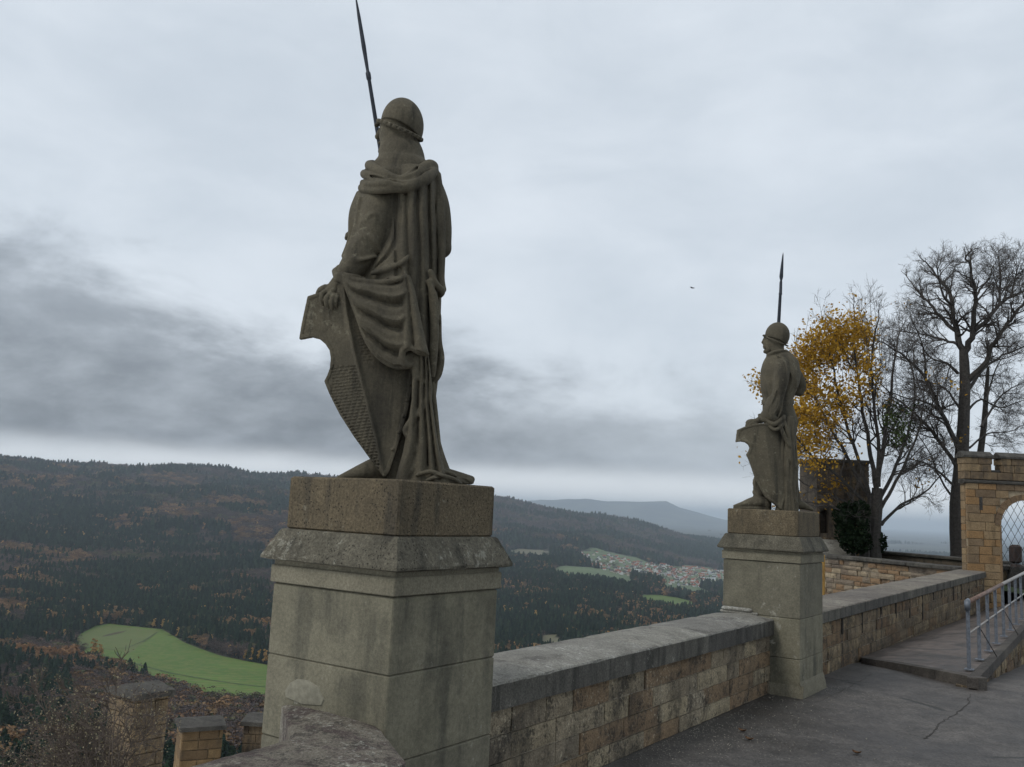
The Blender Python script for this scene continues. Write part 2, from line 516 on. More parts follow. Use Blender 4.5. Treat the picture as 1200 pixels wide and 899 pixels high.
M['ochre'] = simple('ochre_render', (0.33, 0.19, 0.05), 0.95, var=0.3, scale=9, bdist=0.005)


def leafmat(name, c1, c2, rough=0.7, trans=0.25):
    """colour differs from leaf to leaf (by face tint)"""
    mt, g = new_mat(name)
    ti = g.n('ShaderNodeAttribute', {'attribute_name': 'tint'}).outputs['Fac']
    col = g.mix(ti, c1, c2)
    d = g.n('ShaderNodeBsdfDiffuse', Color=col)
    t = g.n('ShaderNodeBsdfTranslucent', Color=col)
    ms = g.n('ShaderNodeMixShader', _0=trans, _1=d.outputs[0], _2=t.outputs[0])
    g.n('ShaderNodeOutputMaterial', Surface=ms.outputs[0])
    return mt


M['leaf_gold'] = leafmat('golden_leaves', (0.27, 0.145, 0.020), (0.54, 0.33, 0.055), trans=0.35)
M['leaf_dark'] = leafmat('evergreen_leaves', (0.008, 0.014, 0.008), (0.022, 0.034, 0.018), trans=0.1)
M['leaf_mid'] = leafmat('green_leaves', (0.03, 0.045, 0.02), (0.07, 0.095, 0.035), trans=0.25)
M['leaf_brown'] = leafmat('brown_leaves', (0.11, 0.075, 0.045), (0.26, 0.20, 0.09), trans=0.25)


# ------------------------------------------------------------------ sculpting: distance fields -> one closed surface
class Clay:
    """axes: x right, y down (the units of a measured drawing), w away from the viewer"""
    def __init__(self, lo, hi, h, vp=(596.0, 594.0), F=FOCAL):
        # vp: where lines running straight away from the viewer meet on the drawing, so that measured spots keep their place at depth w
        self.vp, self.F = vp, F
        self.lo, self.h = np.array(lo, float), h
        self.n = np.ceil((np.array(hi, float) - self.lo) / h).astype(int) + 1
        self.D = np.full(self.n, 60.0, np.float32)
        self.ax = [self.lo[i] + h * np.arange(self.n[i]) for i in range(3)]

    def P(self, p):
        s = 1 + p[2] / self.F
        return np.array((self.vp[0] + (p[0] - self.vp[0]) * s, self.vp[1] + (p[1] - self.vp[1]) * s, p[2]), np.float32)

    def reg(self, lo, hi):
        sl, g_ = [], []
        for i in range(3):
            a = int(max(0, math.floor((lo[i] - self.lo[i]) / self.h)))
            b = int(min(self.n[i], math.ceil((hi[i] - self.lo[i]) / self.h) + 1))
            if b - a < 1:
                return None, None
            sl.append(slice(a, b))
            sh = [1, 1, 1]; sh[i] = b - a
            g_.append(self.ax[i][a:b].reshape(sh).astype(np.float32))
        return tuple(sl), g_

    def put(self, sl, d, k, sub=False):
        A = self.D[sl]
        d = np.broadcast_to(d, A.shape)
        if sub:                                # smooth subtraction
            b = -d
            if k > 0:
                hh = np.maximum(k - np.abs(A - b), 0) / k
                self.D[sl] = np.maximum(A, b) + hh * hh * k * 0.25
            else:
                self.D[sl] = np.maximum(A, b)
        else:
            if k > 0:
                hh = np.maximum(k - np.abs(A - d), 0) / k
                self.D[sl] = np.minimum(A, d) - hh * hh * k * 0.25
            else:
                self.D[sl] = np.minimum(A, d)

    def cone(self, p, q, r1, r2, k=3.0, sub=False):
        p, q = self.P(p), self.P(q)
        pad = max(r1, r2) + k + 4
        sl, G = self.reg(np.minimum(p, q) - pad, np.maximum(p, q) + pad)
        if sl is None:
            return
        ba = q - p
        L2 = float(ba @ ba) + 1e-9
        t = ((G[0] - p[0]) * ba[0] + (G[1] - p[1]) * ba[1] + (G[2] - p[2]) * ba[2]) / L2
        t = np.clip(t, 0, 1)
        d = np.sqrt((G[0] - p[0] - t * ba[0]) ** 2 + (G[1] - p[1] - t * ba[1]) ** 2 + (G[2] - p[2] - t * ba[2]) ** 2) - (r1 + (r2 - r1) * t)
        self.put(sl, d, k, sub)

    def tube(self, pts, rad, k=3.0, sub=False, steps=5):
        P = [np.array(p, float) for p in pts]
        if not hasattr(rad, '__len__'):
            rad = [rad] * len(P)
        out, rr = [], []
        for i in range(len(P) - 1):
            p0, p1, p2, p3 = P[max(i - 1, 0)], P[i], P[i + 1], P[min(i + 2, len(P) - 1)]
            for s in range(steps):
                t = s / steps
                out.append(0.5 * (2 * p1 + (p2 - p0) * t + (2 * p0 - 5 * p1 + 4 * p2 - p3) * t * t + (3 * p1 - p0 - 3 * p2 + p3) * t ** 3))
                rr.append(rad[i] * (1 - t) + rad[i + 1] * t)
        out.append(P[-1]); rr.append(rad[-1])
        out = [self.P(p) for p in out]
        mr = max(rr) + k + 4
        lo = np.min(out, 0) - mr
        hi = np.max(out, 0) + mr
        sl, G = self.reg(lo, hi)
        if sl is None:
            return
        T = np.full([q.stop - q.start for q in sl], 60.0, np.float32)
        for i in range(len(out) - 1):
            p, q = out[i], out[i + 1]
            pad = max(rr[i], rr[i + 1]) + k + 4
            s2, g2 = self.reg(np.minimum(p, q) - pad, np.maximum(p, q) + pad)
            if s2 is None:
                continue
            ba = q - p
            t = np.clip(((g2[0] - p[0]) * ba[0] + (g2[1] - p[1]) * ba[1] + (g2[2] - p[2]) * ba[2]) / (float(ba @ ba) + 1e-9), 0, 1)
            d = np.sqrt((g2[0] - p[0] - t * ba[0]) ** 2 + (g2[1] - p[1] - t * ba[1]) ** 2 + (g2[2] - p[2] - t * ba[2]) ** 2) - (rr[i] + (rr[i + 1] - rr[i]) * t)
            loc = tuple(slice(x.start - y.start, x.stop - y.start) for x, y in zip(s2, sl))
            T[loc] = np.minimum(T[loc], d)
        self.put(sl, T, k, sub)

    def ell(self, c, r, k=3.0, sub=False, rot=0.0, cut=None):
        """ellipsoid; rot turns it in the x-y plane (radians); cut=(nx, ny, nw, d) keeps the side n.p > d"""
        c, r = self.P(c), np.array(r, np.float32)
        pad = max(r) + k + 4
        sl, G = self.reg(c - pad, c + pad)
        if sl is None:
            return
        X, Y, W = G[0] - c[0], G[1] - c[1], G[2] - c[2]
        cs, sn = math.cos(rot), math.sin(rot)
        a, b = X * cs + Y * sn, -X * sn + Y * cs
        k0 = np.sqrt((a / r[0]) ** 2 + (b / r[1]) ** 2 + (W / r[2]) ** 2) + 1e-6
        k1 = np.sqrt((a / r[0] ** 2) ** 2 + (b / r[1] ** 2) ** 2 + (W / r[2] ** 2) ** 2) + 1e-6
        d = k0 * (k0 - 1) / k1
        if cut is not None:
            n = np.array(cut[:3], float); ln = np.linalg.norm(n)
            d = np.maximum(d, -((G[0] * n[0] + G[1] * n[1] + G[2] * n[2]) - cut[3]) / ln)
        self.put(sl, d, k, sub)

    def loft(self, rows, k=3.0, folds=None, power=2.0):
        """rows: (y, x_left, x_right, w_centre, w_half) from top to bottom; folds(X, Y, W, ang) lowers/raises the surface"""
        rows = sorted(rows)
        ys = np.array([r_[0] for r_ in rows], float)
        A = np.array([[(r_[1] + r_[2]) / 2, (r_[2] - r_[1]) / 2, r_[3], r_[4]] for r_ in rows])
        sl, G = self.reg((min(r_[1] for r_ in rows) - 12, ys[0] - 6, -1e4), (max(r_[2] for r_ in rows) + 12, ys[-1] + 6, 1e4))
        yy = G[1].ravel()
        yi = np.clip(yy, ys[0], ys[-1])
        par = [smooth_interp(yi, ys, A[:, i]).reshape(1, -1, 1) for i in range(4)]
        X, W = (G[0] - par[0]) / par[1], (G[2] - par[2]) / par[3]
        rr_ = (np.abs(X) ** power + np.abs(W) ** power) ** (1 / power) + 1e-6
        mn = np.minimum(par[1], par[3])
        d = (rr_ - 1) * mn
        # gentler estimate across the long axis
        ang = np.arctan2(W, X)
        if folds is not None:
            d = d + folds(G[0] + 0 * G[2], G[1], G[2] + 0 * G[0], ang)
        d = np.maximum(d, ys[0] - G[1])
        d = np.maximum(d, G[1] - ys[-1])
        self.put(sl, d, k)
        self.last = (ys, A)

    def surf(self, x, y):
        """w of the near side of the last loft at (x, y)"""
        ys, A = self.last
        p = [float(smooth_interp(np.array([min(max(y, ys[0]), ys[-1])]), ys, A[:, i])[0]) for i in range(4)]
        t = max(-0.96, min(0.96, (x - p[0]) / p[1]))
        return p[2] - p[3] * math.sqrt(1 - t * t)

    def on(self, pts, off=0.0):
        pts = [tuple(p) for p in pts]
        q = [self.P((p[0], p[1], self.surf(p[0], p[1]))) for p in pts]
        return [(p[0], p[1], self.surf(q_[0], q_[1]) + off + (p[2] if len(p) > 2 else 0)) for p, q_ in zip(pts, q)]
        return [(p[0], p[1], self.surf(p[0], p[1]) + off + (p[2] if len(p) > 2 else 0)) for p in pts]

    def slab(self, poly, wmid, th, k=2.0, sub=False, rim=None):
        """polygon in x-y with thickness th about the surface wmid(x, y)"""
        P = np.array(poly, float)
        w0 = float(np.mean(wmid(P[:, 0], P[:, 1])))
        sc = 1 + w0 / self.F
        P = np.array(self.vp) + (P - np.array(self.vp)) * sc
        sl, G = self.reg((P[:, 0].min() - 6 - k, P[:, 1].min() - 6 - k, -1e4), (P[:, 0].max() + 6 + k, P[:, 1].max() + 6 + k, 1e4))
        X, Y = np.broadcast_arrays(G[0][:, :, 0], G[1][:, :, 0])
        d2 = poly_sdf(X, Y, P)
        wm = wmid(self.vp[0] + (X - self.vp[0]) / sc, self.vp[1] + (Y - self.vp[1]) / sc)
        t = np.full(X.shape, th / 2.0)
        if rim:
            t = t + rim[1] * (d2 > -rim[0])
        dw = np.abs(G[2] - wm[:, :, None]) - t[:, :, None]
        a, b = np.maximum(d2[:, :, None], -50), dw
        d = np.minimum(np.maximum(a, b), 0) + np.sqrt(np.maximum(a, 0) ** 2 + np.maximum(b, 0) ** 2)
        self.put(sl, d, k, sub)

    def mesh(self):
        D = self.D
        D = D.copy()
        for ax in range(3):                    # close at the border
            s0 = [slice(None)] * 3; s0[ax] = 0; D[tuple(s0)] = 1.0
            s0[ax] = -1; D[tuple(s0)] = 1.0
        ins = D < 0
        nx, ny, nz = D.shape
        cnt = np.zeros((nx - 1, ny - 1, nz - 1), np.int8)
        for i in (0, 1):
            for j in (0, 1):
                for k in (0, 1):
                    cnt += ins[i:nx - 1 + i, j:ny - 1 + j, k:nz - 1 + k]
        act = (cnt > 0) & (cnt < 8)
        idx = np.argwhere(act)
        num = np.full(act.shape, -1, np.int32)
        num[act] = np.arange(len(idx))
        acc = np.zeros((len(idx), 3)); n = np.zeros(len(idx))
        cor = [(i, j, k) for i in (0, 1) for j in (0, 1) for k in (0, 1)]
        vals = {c: D[idx[:, 0] + c[0], idx[:, 1] + c[1], idx[:, 2] + c[2]].astype(float) for c in cor}
        for c in cor:
            for ax in range(3):
                if c[ax] == 0:
                    e = list(c); e[ax] = 1; e = tuple(e)
                    a, b = vals[c], vals[e]
                    cr = (a < 0) != (b < 0)
                    t = np.where(cr, a / np.where(cr, a - b, 1), 0)
                    p = np.zeros((len(idx), 3)); p[:] = c
                    p[:, ax] = t
                    acc += p * cr[:, None]; n += cr
        V = (idx + acc / n[:, None]) * self.h + self.lo
        quads = []
        for ax in range(3):
            o1, o2 = (ax + 1) % 3, (ax + 2) % 3
            a = [slice(1, -1)] * 3; a[ax] = slice(0, -1)
            b = [slice(1, -1)] * 3; b[ax] = slice(1, None)
            A, B = ins[tuple(a)], ins[tuple(b)]
            e = np.argwhere(A != B)
            flip = A[tuple(e.T)]
            base = e.copy(); base[:, o1] += 1; base[:, o2] += 1
            def cell(d1, d2):
                q = base.copy(); q[:, o1] -= d1; q[:, o2] -= d2
                return num[q[:, 0], q[:, 1], q[:, 2]]
            q = np.stack([cell(1, 1), cell(0, 1), cell(0, 0), cell(1, 0)], 1)
            # x right, y DOWN, w away is a right-handed frame like the world's
            q[~flip] = q[~flip][:, ::-1]
            quads.append(q)
        return V, np.concatenate(quads)


def smooth_interp(x, xs, ys):
    """monotone-ish cubic interpolation"""
    xs, ys = np.asarray(xs, float), np.asarray(ys, float)
    i = np.clip(np.searchsorted(xs, x, side='right') - 1, 0, len(xs) - 2)
    m_ = np.gradient(ys, xs)
    h = xs[i + 1] - xs[i]
    t = (x - xs[i]) / h
    return ((2 * t ** 3 - 3 * t ** 2 + 1) * ys[i] + (t ** 3 - 2 * t ** 2 + t) * h * m_[i] + (-2 * t ** 3 + 3 * t ** 2) * ys[i + 1] + (t ** 3 - t ** 2) * h * m_[i + 1])


def poly_sdf(X, Y, P):
    d = np.full(X.shape, 1e9)
    s = np.ones(X.shape)
    n = len(P)
    for i in range(n):
        a, b = P[i], P[i - 1]
        ex, ey = b[0] - a[0], b[1] - a[1]
        wx, wy = X - a[0], Y - a[1]
        t = np.clip((wx * ex + wy * ey) / (ex * ex + ey * ey + 1e-9), 0, 1)
        d = np.minimum(d, (wx - ex * t) ** 2 + (wy - ey * t) ** 2)
        c1, c2, c3 = Y >= a[1], Y < b[1], ex * wy > ey * wx
        s = np.where((c1 & c2 & c3) | (~c1 & ~c2 & ~c3), -s, s)
    return s * np.sqrt(d)


class Drawing:
    """maps the statue drawing's units (x, y, w) to metres: a plane facing the viewer through the statue's axis, w straight away from it"""
    def __init__(self, sx, ox, sy, oy, D, base_z):
        self.k = D / FOCAL / sx
        x0 = lambda X, Y: at_depth(ox + X / sx, oy + Y / sy, D)
        o, ex, ey = x0(0, 0), None, None
        # the plane's own affine frame, fitted at the figure's middle
        self.f = x0
        self.D = D
        self.bz = base_z

    def pts(self, V):
        out = np.array([self.f(a, b) for a, b in V[:, :2]]) + F0 * (V[:, 2:3] * self.k)
        return out


def sculpt(name, clay, drw, mat, parent, zmin=None):
    V, Q = clay.mesh()
    P = drw.pts(V)
    if zmin is not None:
        P[:, 2] = np.maximum(P[:, 2], zmin)
    return mesh_np(name, P, Q, mat, parent)


# ------------------------------------------------------------------ the cloaked knight on the near pier
PIER1 = np.array([-3.267, 3.62, 0.0])
PIER2 = np.array([-3.267, 9.96, 0.0])
PTOP = 1.915
D1 = float(PIER1 @ F0)
D2 = float(PIER2 @ F0)


def statue_cloaked():
    root = thing('knight_statue', (PIER1[0], PIER1[1], PTOP), 'large dark stone knight in a long draped cloak, seen from behind on the near pier', 'statue', 'stone knights on the piers')
    dr = Drawing(1.0, 0.0, 1.0, 0.0, D1, PTOP)
    st = M['statue']
    H = 1.2
    # ---- body: robe, arms, hands, feet, mailed neck and face
    c = Clay((372, 110, -66), (560, 575, 72), H)
    c.loft([(196, 452, 497, 0, 25), (207, 432, 509, 0, 31), (222, 423, 516, 0, 36), (240, 416, 520, 2, 38), (262, 412, 520, 4, 39), (290, 413, 519, 4, 38),
            (330, 416, 514, 4, 36), (380, 424, 515, 2, 36), (414, 436, 517, 2, 35), (445, 446, 512, 2, 33), (480, 452, 508, 2, 30), (509, 456, 512, 2, 29),
            (535, 452, 519, 2, 31), (552, 447, 525, 2, 33), (566, 445, 528, 2, 34)], k=2,
           folds=lambda X, Y, W, a: np.clip((Y - 400) / 80, 0, 1) * 2.4 * np.sin(a * 9 + Y * 0.02))
    # head: mail coif, neck, face turned to the far left
    c.ell((468, 152, 3), (23, 29, 25), 2)
    c.cone((468, 168, 1), (471, 196, 0), 22, 27, 5)
    c.cone((471, 186, 0), (470, 208, 2), 25, 36, 8)
    c.tube([(437, 203, 2), (452, 194, -14), (472, 191, -20), (492, 196, -14), (503, 204, 0)], 9, 8)
    c.ell((456, 158, 20), (12, 17, 10), 4)                          # face
    c.cone((446, 152, 24), (443, 161, 29), 2.2, 3.6, 2)             # nose
    c.tube([(441, 147, 16), (447, 145, 26), (458, 146, 31)], 2.6, 2)  # brow
    c.tube([(445, 168, 22), (449, 169, 27), (455, 168, 30)], 1.8, 1)  # lips
    c.ell((450, 178, 22), (7, 5, 7), 4)                             # chin
    for q in ((444.5, 152, 21), (453, 152, 30)):
        c.ell(q, (2.6, 1.8, 2.6), 1, sub=True)
    # left arm with its sleeve
    c.tube([(447, 228, -14), (442, 250, -24), (433, 278, -28), (421, 300, -30), (409, 318, -30)], [21, 20, 18.5, 16.5, 12.5], 5)
    c.tube([(409, 318, -30), (402, 326, -31), (395, 334, -32)], [13, 10, 8.5], 3)
    c.tube([(424, 262, -42), (436, 250, -46), (440, 256, -44), (434, 268, -43)], 1.5, 4)      # small sleeve pleats
    c.tube([(418, 286, -43), (428, 276, -45), (438, 282, -44), (446, 296, -34)], 1.6, 5)
    c.tube([(412, 303, -43), (424, 304, -46), (440, 300, -39)], 1.5, 5)
    c.tube([(421, 232, -30), (416, 262, -36), (409, 290, -35), (402, 312, -34)], 1.8, 5)
    c.tube([(427, 262, -46), (433, 254, -49), (437, 258, -48)], 1.4, 1, sub=True)
    # chest with its brooch at the left edge
    c.ell((425, 262, 12), (16, 34, 22), 8)
    c.ell((408.5, 277, 6), (4.2, 5, 5), 2)
    c.ell((406.0, 279, 2), (2.4, 3, 3), 1)
    c.tube([(421, 228, 0), (413, 256, -4), (411, 280, -8), (404, 300, -16)], 4, 3)
    # left hand lying over the shield's corner: palm, four fingers, thumb
    c.ell((390, 340, -34), (10, 7.5, 8), 2.5, rot=-0.75)
    c.cone((396, 334, -32), (389, 342, -34), 9, 9, 2)
    for (a, b, d_, e, r) in (((383, 341, -40), (377, 344, -44), (376, 351, -45), (378, 357, -43), 3.1),
                             ((387, 344, -42), (382, 349, -47), (382, 356, -47), (384, 361, -44), 3.2),
                             ((391, 346, -42), (388, 352, -47), (388, 358, -46), (389, 362, -43), 3.1),
                             ((395, 346, -40), (393, 352, -45), (393, 357, -44), (394, 360, -42), 2.8)):
        c.tube([a, b, d_, e], [r - .2, r - .3, r - .6, r - 1.2], 0.4, steps=3)
    c.tube([(381, 337, -34), (375, 340, -30), (372, 346, -27)], [4, 3.6, 3], 2, steps=3)
    # right arm bent forward around the spear
    c.tube([(503, 217, 4), (513, 240, 4), (517, 268, 4), (518, 291, 6)], [15, 13.5, 12.5, 10.5], 5)
    c.tube([(518, 291, 6), (506, 293, 28), (484, 288, 46), (470, 286, 52)], [10.5, 10, 8.5, 7], 3)
    c.ell((464, 286, 54), (9, 8, 9), 3)
    for i in range(4):
        c.tube([(462, 279 + i * 4.4, 46), (457, 279 + i * 4.4, 56), (464, 280 + i * 4.4, 64)], 2.6, 1, steps=3)
    # pointed shoe on the left, second foot under the hem
    c.tube([(395, 561, -20), (410, 557, -20), (428, 552, -18), (446, 548, -12)], [2.2, 6, 10, 15], 3)
    c.tube([(396, 563, -20), (446, 563, -14)], [2, 7], 3)
    c.tube([(500, 561, -2), (524, 562, 6), (546, 564, 14)], [10, 7, 3], 3)
    c.cone((400, 566, -20), (452, 566, -10), 3, 5, 2)
    body = sculpt('body', c, dr, st, root, PTOP)

    # ---- helmet: domed skull with a studded rim sloping down to the back
    c = Clay((436, 108, -40), (504, 180, 42), 1.0)
    nrm = (0.44, -1.0, 0.10)
    dd = 0.44 * 468 - 153.5
    c.ell((471.5, 147, 1), (25, 30.5, 27.5), 0, cut=nrm + (dd,))
    for a in range(0, 48):
        t0, t1 = 2 * PI * a / 48, 2 * PI * (a + 1) / 48
        def rim(t):
            x = 468.5 + 25.6 * math.cos(t); w = 1 + 28 * math.sin(t)
            return (x, 0.44 * x - dd + 0.10 * w - 1.0, w)
        c.cone(rim(t0), rim(t1), 2.2, 2.2, 1.0)
    for a in range(0, 26):
        t = 2 * PI * a / 26
        x = 468.5 + 27.4 * math.cos(t); w = 1 + 30.0 * math.sin(t)
        c.ell((x, 0.44 * x - dd + 0.1 * w - 1.0, w), (1.7, 1.7, 1.7), 0, sub=True)
    sculpt('helmet', c, dr, st, root)

    # ---- cloak: hood roll, back with hanging folds, swag over the arm, hem
    c = Clay((380, 184, -76), (566, 576, 62), H)

    def pleat(u, sharp=0.55):
        """round crests with knife-sharp valleys at the whole numbers"""
        return np.abs(np.sin(PI * u)) ** sharp

    bx = np.array([452.0, 463, 477.5, 489.5, 502.5, 511, 519, 530])

    def folds(X, Y, W, a):
        s = 1 + W / 1036.0
        Xm = 596 + (X - 596) / s
        drift = (Y - 225) * 0.004 * (Xm - 480) * 0.1 + 0.8 * np.sin(Y * 0.045)
        u = np.interp(Xm - drift, bx, np.arange(len(bx)))
        depth = np.where(u > 5, 3.0, 5.5 + 1.2 * np.sin(u * 2.1)) * np.clip((Y - 214) / 16, 0, 1)
        left = np.clip((Xm - 461) / 4.0, 0, 1)
        return depth * (1 - pleat(u, 0.85)) * left * (W < 4)
    c.loft([(205, 462, 507, -2, 35), (222, 459, 514, -2, 41), (245, 457, 518, -2, 44), (285, 450, 519, -2, 46), (318, 432, 518, -2, 48), (345, 424, 517.5, -2, 48),
            (380, 430, 516.5, -2, 45), (414, 448, 517, -2, 41), (430, 466, 515, -2, 39), (446, 478, 510, 0, 36), (454, 484, 507, 0, 34)], k=1, folds=folds)
    # the cloth that falls from the left shoulder: edge sweeping to the wrist
    c.tube(c.on([(461, 222, -1), (457, 250, -2), (450, 280, -3), (438, 305, -3), (420, 322, -1)]), [3.2, 3.5, 3.6, 3.6, 4], 2.5)
    c.tube(c.on([(470, 236, 0), (466, 268, 0), (456, 296, 0), (440, 314, 0)]), [1.2, 3.0, 3.4, 1.5], 1.5, sub=True)
    c.tube(c.on([(478, 300, -1), (470, 308, -2), (452, 316, -2)]), [2, 3.2, 2], 2)
    # right edge curl ending in a lappet
    c.tube([(513, 205, -6), (517, 240, -16), (518, 290, -18), (517, 325, -18), (518, 339, -18)], [4, 4, 4, 4, 5], 3)
    c.tube([(504, 318, -38), (510, 332, -34), (517, 341, -24), (516, 346, -20)], [3, 4, 4.5, 3], 2)
    c.tube([(503, 330, -38), (509, 352, -35), (513, 370, -28), (514, 378, -20)], [3.5, 4, 4, 3], 2)
    # lower back: folds running down behind the flap
    for x0, x1, r in ((492, 493, 5.5), (507, 507, 5)):
        c.tube([(x0, 345, -33), (x0 + 2, 380, -34), (x1 + 1, 410, -33), (x1, 440, -28)], [r, r, r, r * .6], 3)
    c.tube([(514, 376, -14), (514, 400, -16), (517, 420, -14), (514, 438, -14), (508, 448, -14)], [3.5, 4, 4, 4, 3], 3)
    # swag drawn up over the forearm
    tx, ty = np.array([396.0, 404, 421, 444, 463, 475, 490]), np.array([316.0, 323, 331, 335, 330, 324, 318])
    lx, ly = np.array([396.0, 405, 415, 430, 451, 471, 484, 492]), np.array([333.0, 352, 380, 404, 422, 424, 420, 412])

    def wm(X, Y):
        f = (Y - np.interp(X, tx, ty)) / (np.interp(X, lx, ly) - np.interp(X, tx, ty))
        # every fold hangs a little lower towards the middle and dies out at the wrist
        u = np.clip(f, -0.2, 1.3) * 3.35 + 0.16 * np.sin(X * 0.09) + 0.12
        t_ = u - np.floor(u)
        crest = np.where(t_ < 0.72, np.sin(t_ / 0.72 * PI / 2) ** 0.9, 1 - (t_ - 0.72) / 0.28)
        amp = 9.5 * np.clip((X - 402) / 22, 0.12, 1) * np.clip((482 - X) / 8, 0.25, 1)
        second = 2.0 * np.sin(u * 2 * PI * 2 + X * 0.05) * np.clip((X - 410) / 30, 0, 1)
        return -44 - 4 * np.sin(PI * np.clip(f, 0, 1)) - amp * crest - second * 0.5
    c.slab([(400, 318), (408, 320), (430, 326), (446, 328), (460, 324), (474, 322), (482, 334), (486, 380), (484, 428), (462, 429), (443, 418), (429, 399), (419, 372), (411, 350), (403, 334)], wm, 10, 2)
    c.tube([(396, 322, -44), (403, 332, -46), (410, 349, -48), (418, 371, -50), (428, 398, -52), (442, 418, -52), (461, 429.5, -51), (479, 430, -48)], [2.6, 2.4, 2.2, 2.0, 2.0, 2.2, 2.6, 2.4], 1.5)
    c.tube([(400, 321, -45), (420, 328, -52), (444, 331, -54), (462, 328, -55), (475, 324, -54)], [2.6, 3.0, 3.4, 3.2, 3], 2)
    c.tube([(436, 320, -46), (452, 315, -48), (466, 311, -47), (474, 320, -50)], [2.4, 4.0, 3.6, 3], 3)
    c.tube([(444, 325, -53), (458, 321, -55), (468, 322, -54)], [1.5, 3, 1.6], 1.5, sub=True)
    c.tube([(462, 306, -47), (468, 314, -51), (471, 326, -54)], [1.2, 2.2, 1.4], 1.2, sub=True)
    # cuff around the wrist
    c.tube([(392, 318, -28), (396, 324, -41), (404, 330, -44), (411, 334, -42)], [3.4, 4, 4, 3], 3)
    c.tube([(397, 313, -24), (393, 319, -34), (395, 328, -42)], [3, 3, 3], 3)
    # the flap hanging from the swag to a curled hem
    fy = np.array([324.0, 345, 380, 412]); fl = np.array([472.0, 472, 471, 469]); fr = np.array([480.0, 486.5, 494, 502])

    def wf(X, Y):
        s = (X - np.interp(Y, fy, fl)) / (np.interp(Y, fy, fr) - np.interp(Y, fy, fl))
        return -51 - (3 + 6.0 * np.clip((Y - 330) / 70, 0, 1)) * pleat(np.clip(s, 0, 1) * 2.0 + 0.0, 0.7)
    c.slab([(472, 325), (480, 322), (486, 340), (493, 374), (501.5, 412), (500, 416), (489, 411), (480, 408), (474, 412), (469, 409), (471, 380)], wf, 6, 2)
    c.tube([(472, 409, -57), (471, 418, -56), (475, 427, -53), (481, 428, -49)], [3.6, 4.2, 4.4, 3.2], 2)
    c.tube([(474, 411, -57), (481, 408, -58), (490, 413, -56), (500, 415, -52)], [2.6, 2.8, 2.8, 2.8], 1.5)
    c.ell((481, 419, -58), (5, 6.5, 7), 1.5, sub=True)
    # zigzag hem below it, down to the plinth
    c.tube([(489, 412, -45), (487, 436, -46), (494, 446, -44), (503, 451, -40), (501, 466, -41), (492, 482, -43), (478, 497, -45), (475, 507, -45), (486, 522, -43), (490, 534, -42), (484, 549, -42), (470, 561, -42)],
           [4, 4, 3, 3, 4, 4, 3, 3, 3, 3.5, 4, 5], 1.8)
    ry_ = np.array([412.0, 440, 470, 500, 530, 566]); rl_ = np.array([484.0, 482, 482, 477, 471, 462]); rr2 = np.array([503.0, 506, 507, 511, 516, 525])

    def wr(X, Y):
        s = (X - np.interp(Y, ry_, rl_)) / (np.interp(Y, ry_, rr2) - np.interp(Y, ry_, rl_))
        # straight falls to the right, softer broken ones to the left
        u = np.interp(np.clip(s + 0.05 * np.sin(Y * 0.07) * (1 - s), 0, 1), [0, .36, .66, .84, 1], [0, 1, 2, 3, 4])
        return -33 - 9.0 * pleat(u, 0.75) - 4 * (1 - s)
    c.slab([(486, 414), (502, 416), (505, 440), (506, 470), (510, 500), (515, 530), (523, 564), (464, 564), (472, 530), (478, 500), (483, 470), (483, 440)], wr, 10, 2)
    c.tube([(493, 488, -44), (487, 500, -48), (489, 514, -47)], [1, 3.0, 1], 2, sub=True)
    c.tube([(492, 440, -48), (495, 456, -49), (492, 470, -49)], [1, 2.6, 1], 2, sub=True)
    # tall straight folds of the robe to the right
    for x0, x1, r in ((506.5, 516, 3.0),):
        c.tube([(x0, 450, -22), ((x0 + x1) / 2 + .5, 500, -27), (x1, 552, -31)], [r, r, r * 1.2], 3)
    c.tube([(502, 452, -28), (501, 500, -33), (502, 548, -38)], [1, 2.6, 2.6], 2, sub=True)
    c.loft([(446, 474, 506.5, 2, 30), (470, 473, 507.5, 2, 29), (509, 471, 512, 2, 29), (535, 468, 518, 2, 32), (552, 465, 523.5, 2, 34), (566, 463, 528, 2, 36)], k=2,
           folds=lambda X, Y, W, a: 5.5 * (1 - pleat((X - 596 - (470 - 596) * 0.97) / (7.6 + (Y - 446) * 0.022) + 0.25 * np.sin(Y * 0.03), 0.6)) * (W < 6))
    # cloth heaped on the plinth behind the heels
    for q, r in (([(480, 560, -38), (496, 556, -42), (515, 557, -36), (534, 562, -22), (551, 564, -12)], [4, 5, 5, 4.5, 4]),
                 ([(484, 564, -44), (505, 563, -44), (524, 567, -34), (538, 568, -24)], [3.5, 4.5, 4.5, 3]),
                 ([(500, 552, -32), (520, 553, -24), (538, 558, -10), (552, 562, -2)], [5, 5, 5, 4.5]),
                 ([(505, 560, -48), (514, 566, -46), (526, 568, -40)], [2.5, 3, 2.5])):
        c.tube(q, r, 2.2)
    for q in ([(488, 557, -50), (503, 553, -52), (516, 557, -47), (524, 564, -40)], [(500, 563, -53), (514, 558, -50), (530, 561, -38), (540, 567, -28)],
              [(520, 552, -38), (530, 556, -32), (536, 563, -28)], [(534, 557, -22), (546, 559, -14), (553, 565, -10)], [(496, 549, -42), (510, 549, -38), (524, 554, -30)]):
        c.tube(q, [1.8, 2.8, 2.6, 2.0][:len(q)], 1.0)
    for q in ([(490, 561, -53), (506, 557, -55), (520, 562, -47)], [(505, 556, -50), (522, 557, -42), (538, 563, -26)], [(524, 560, -42), (540, 561, -24), (550, 566, -16)]):
        c.tube(q, [1, 1.8, 1], 1.0, sub=True)
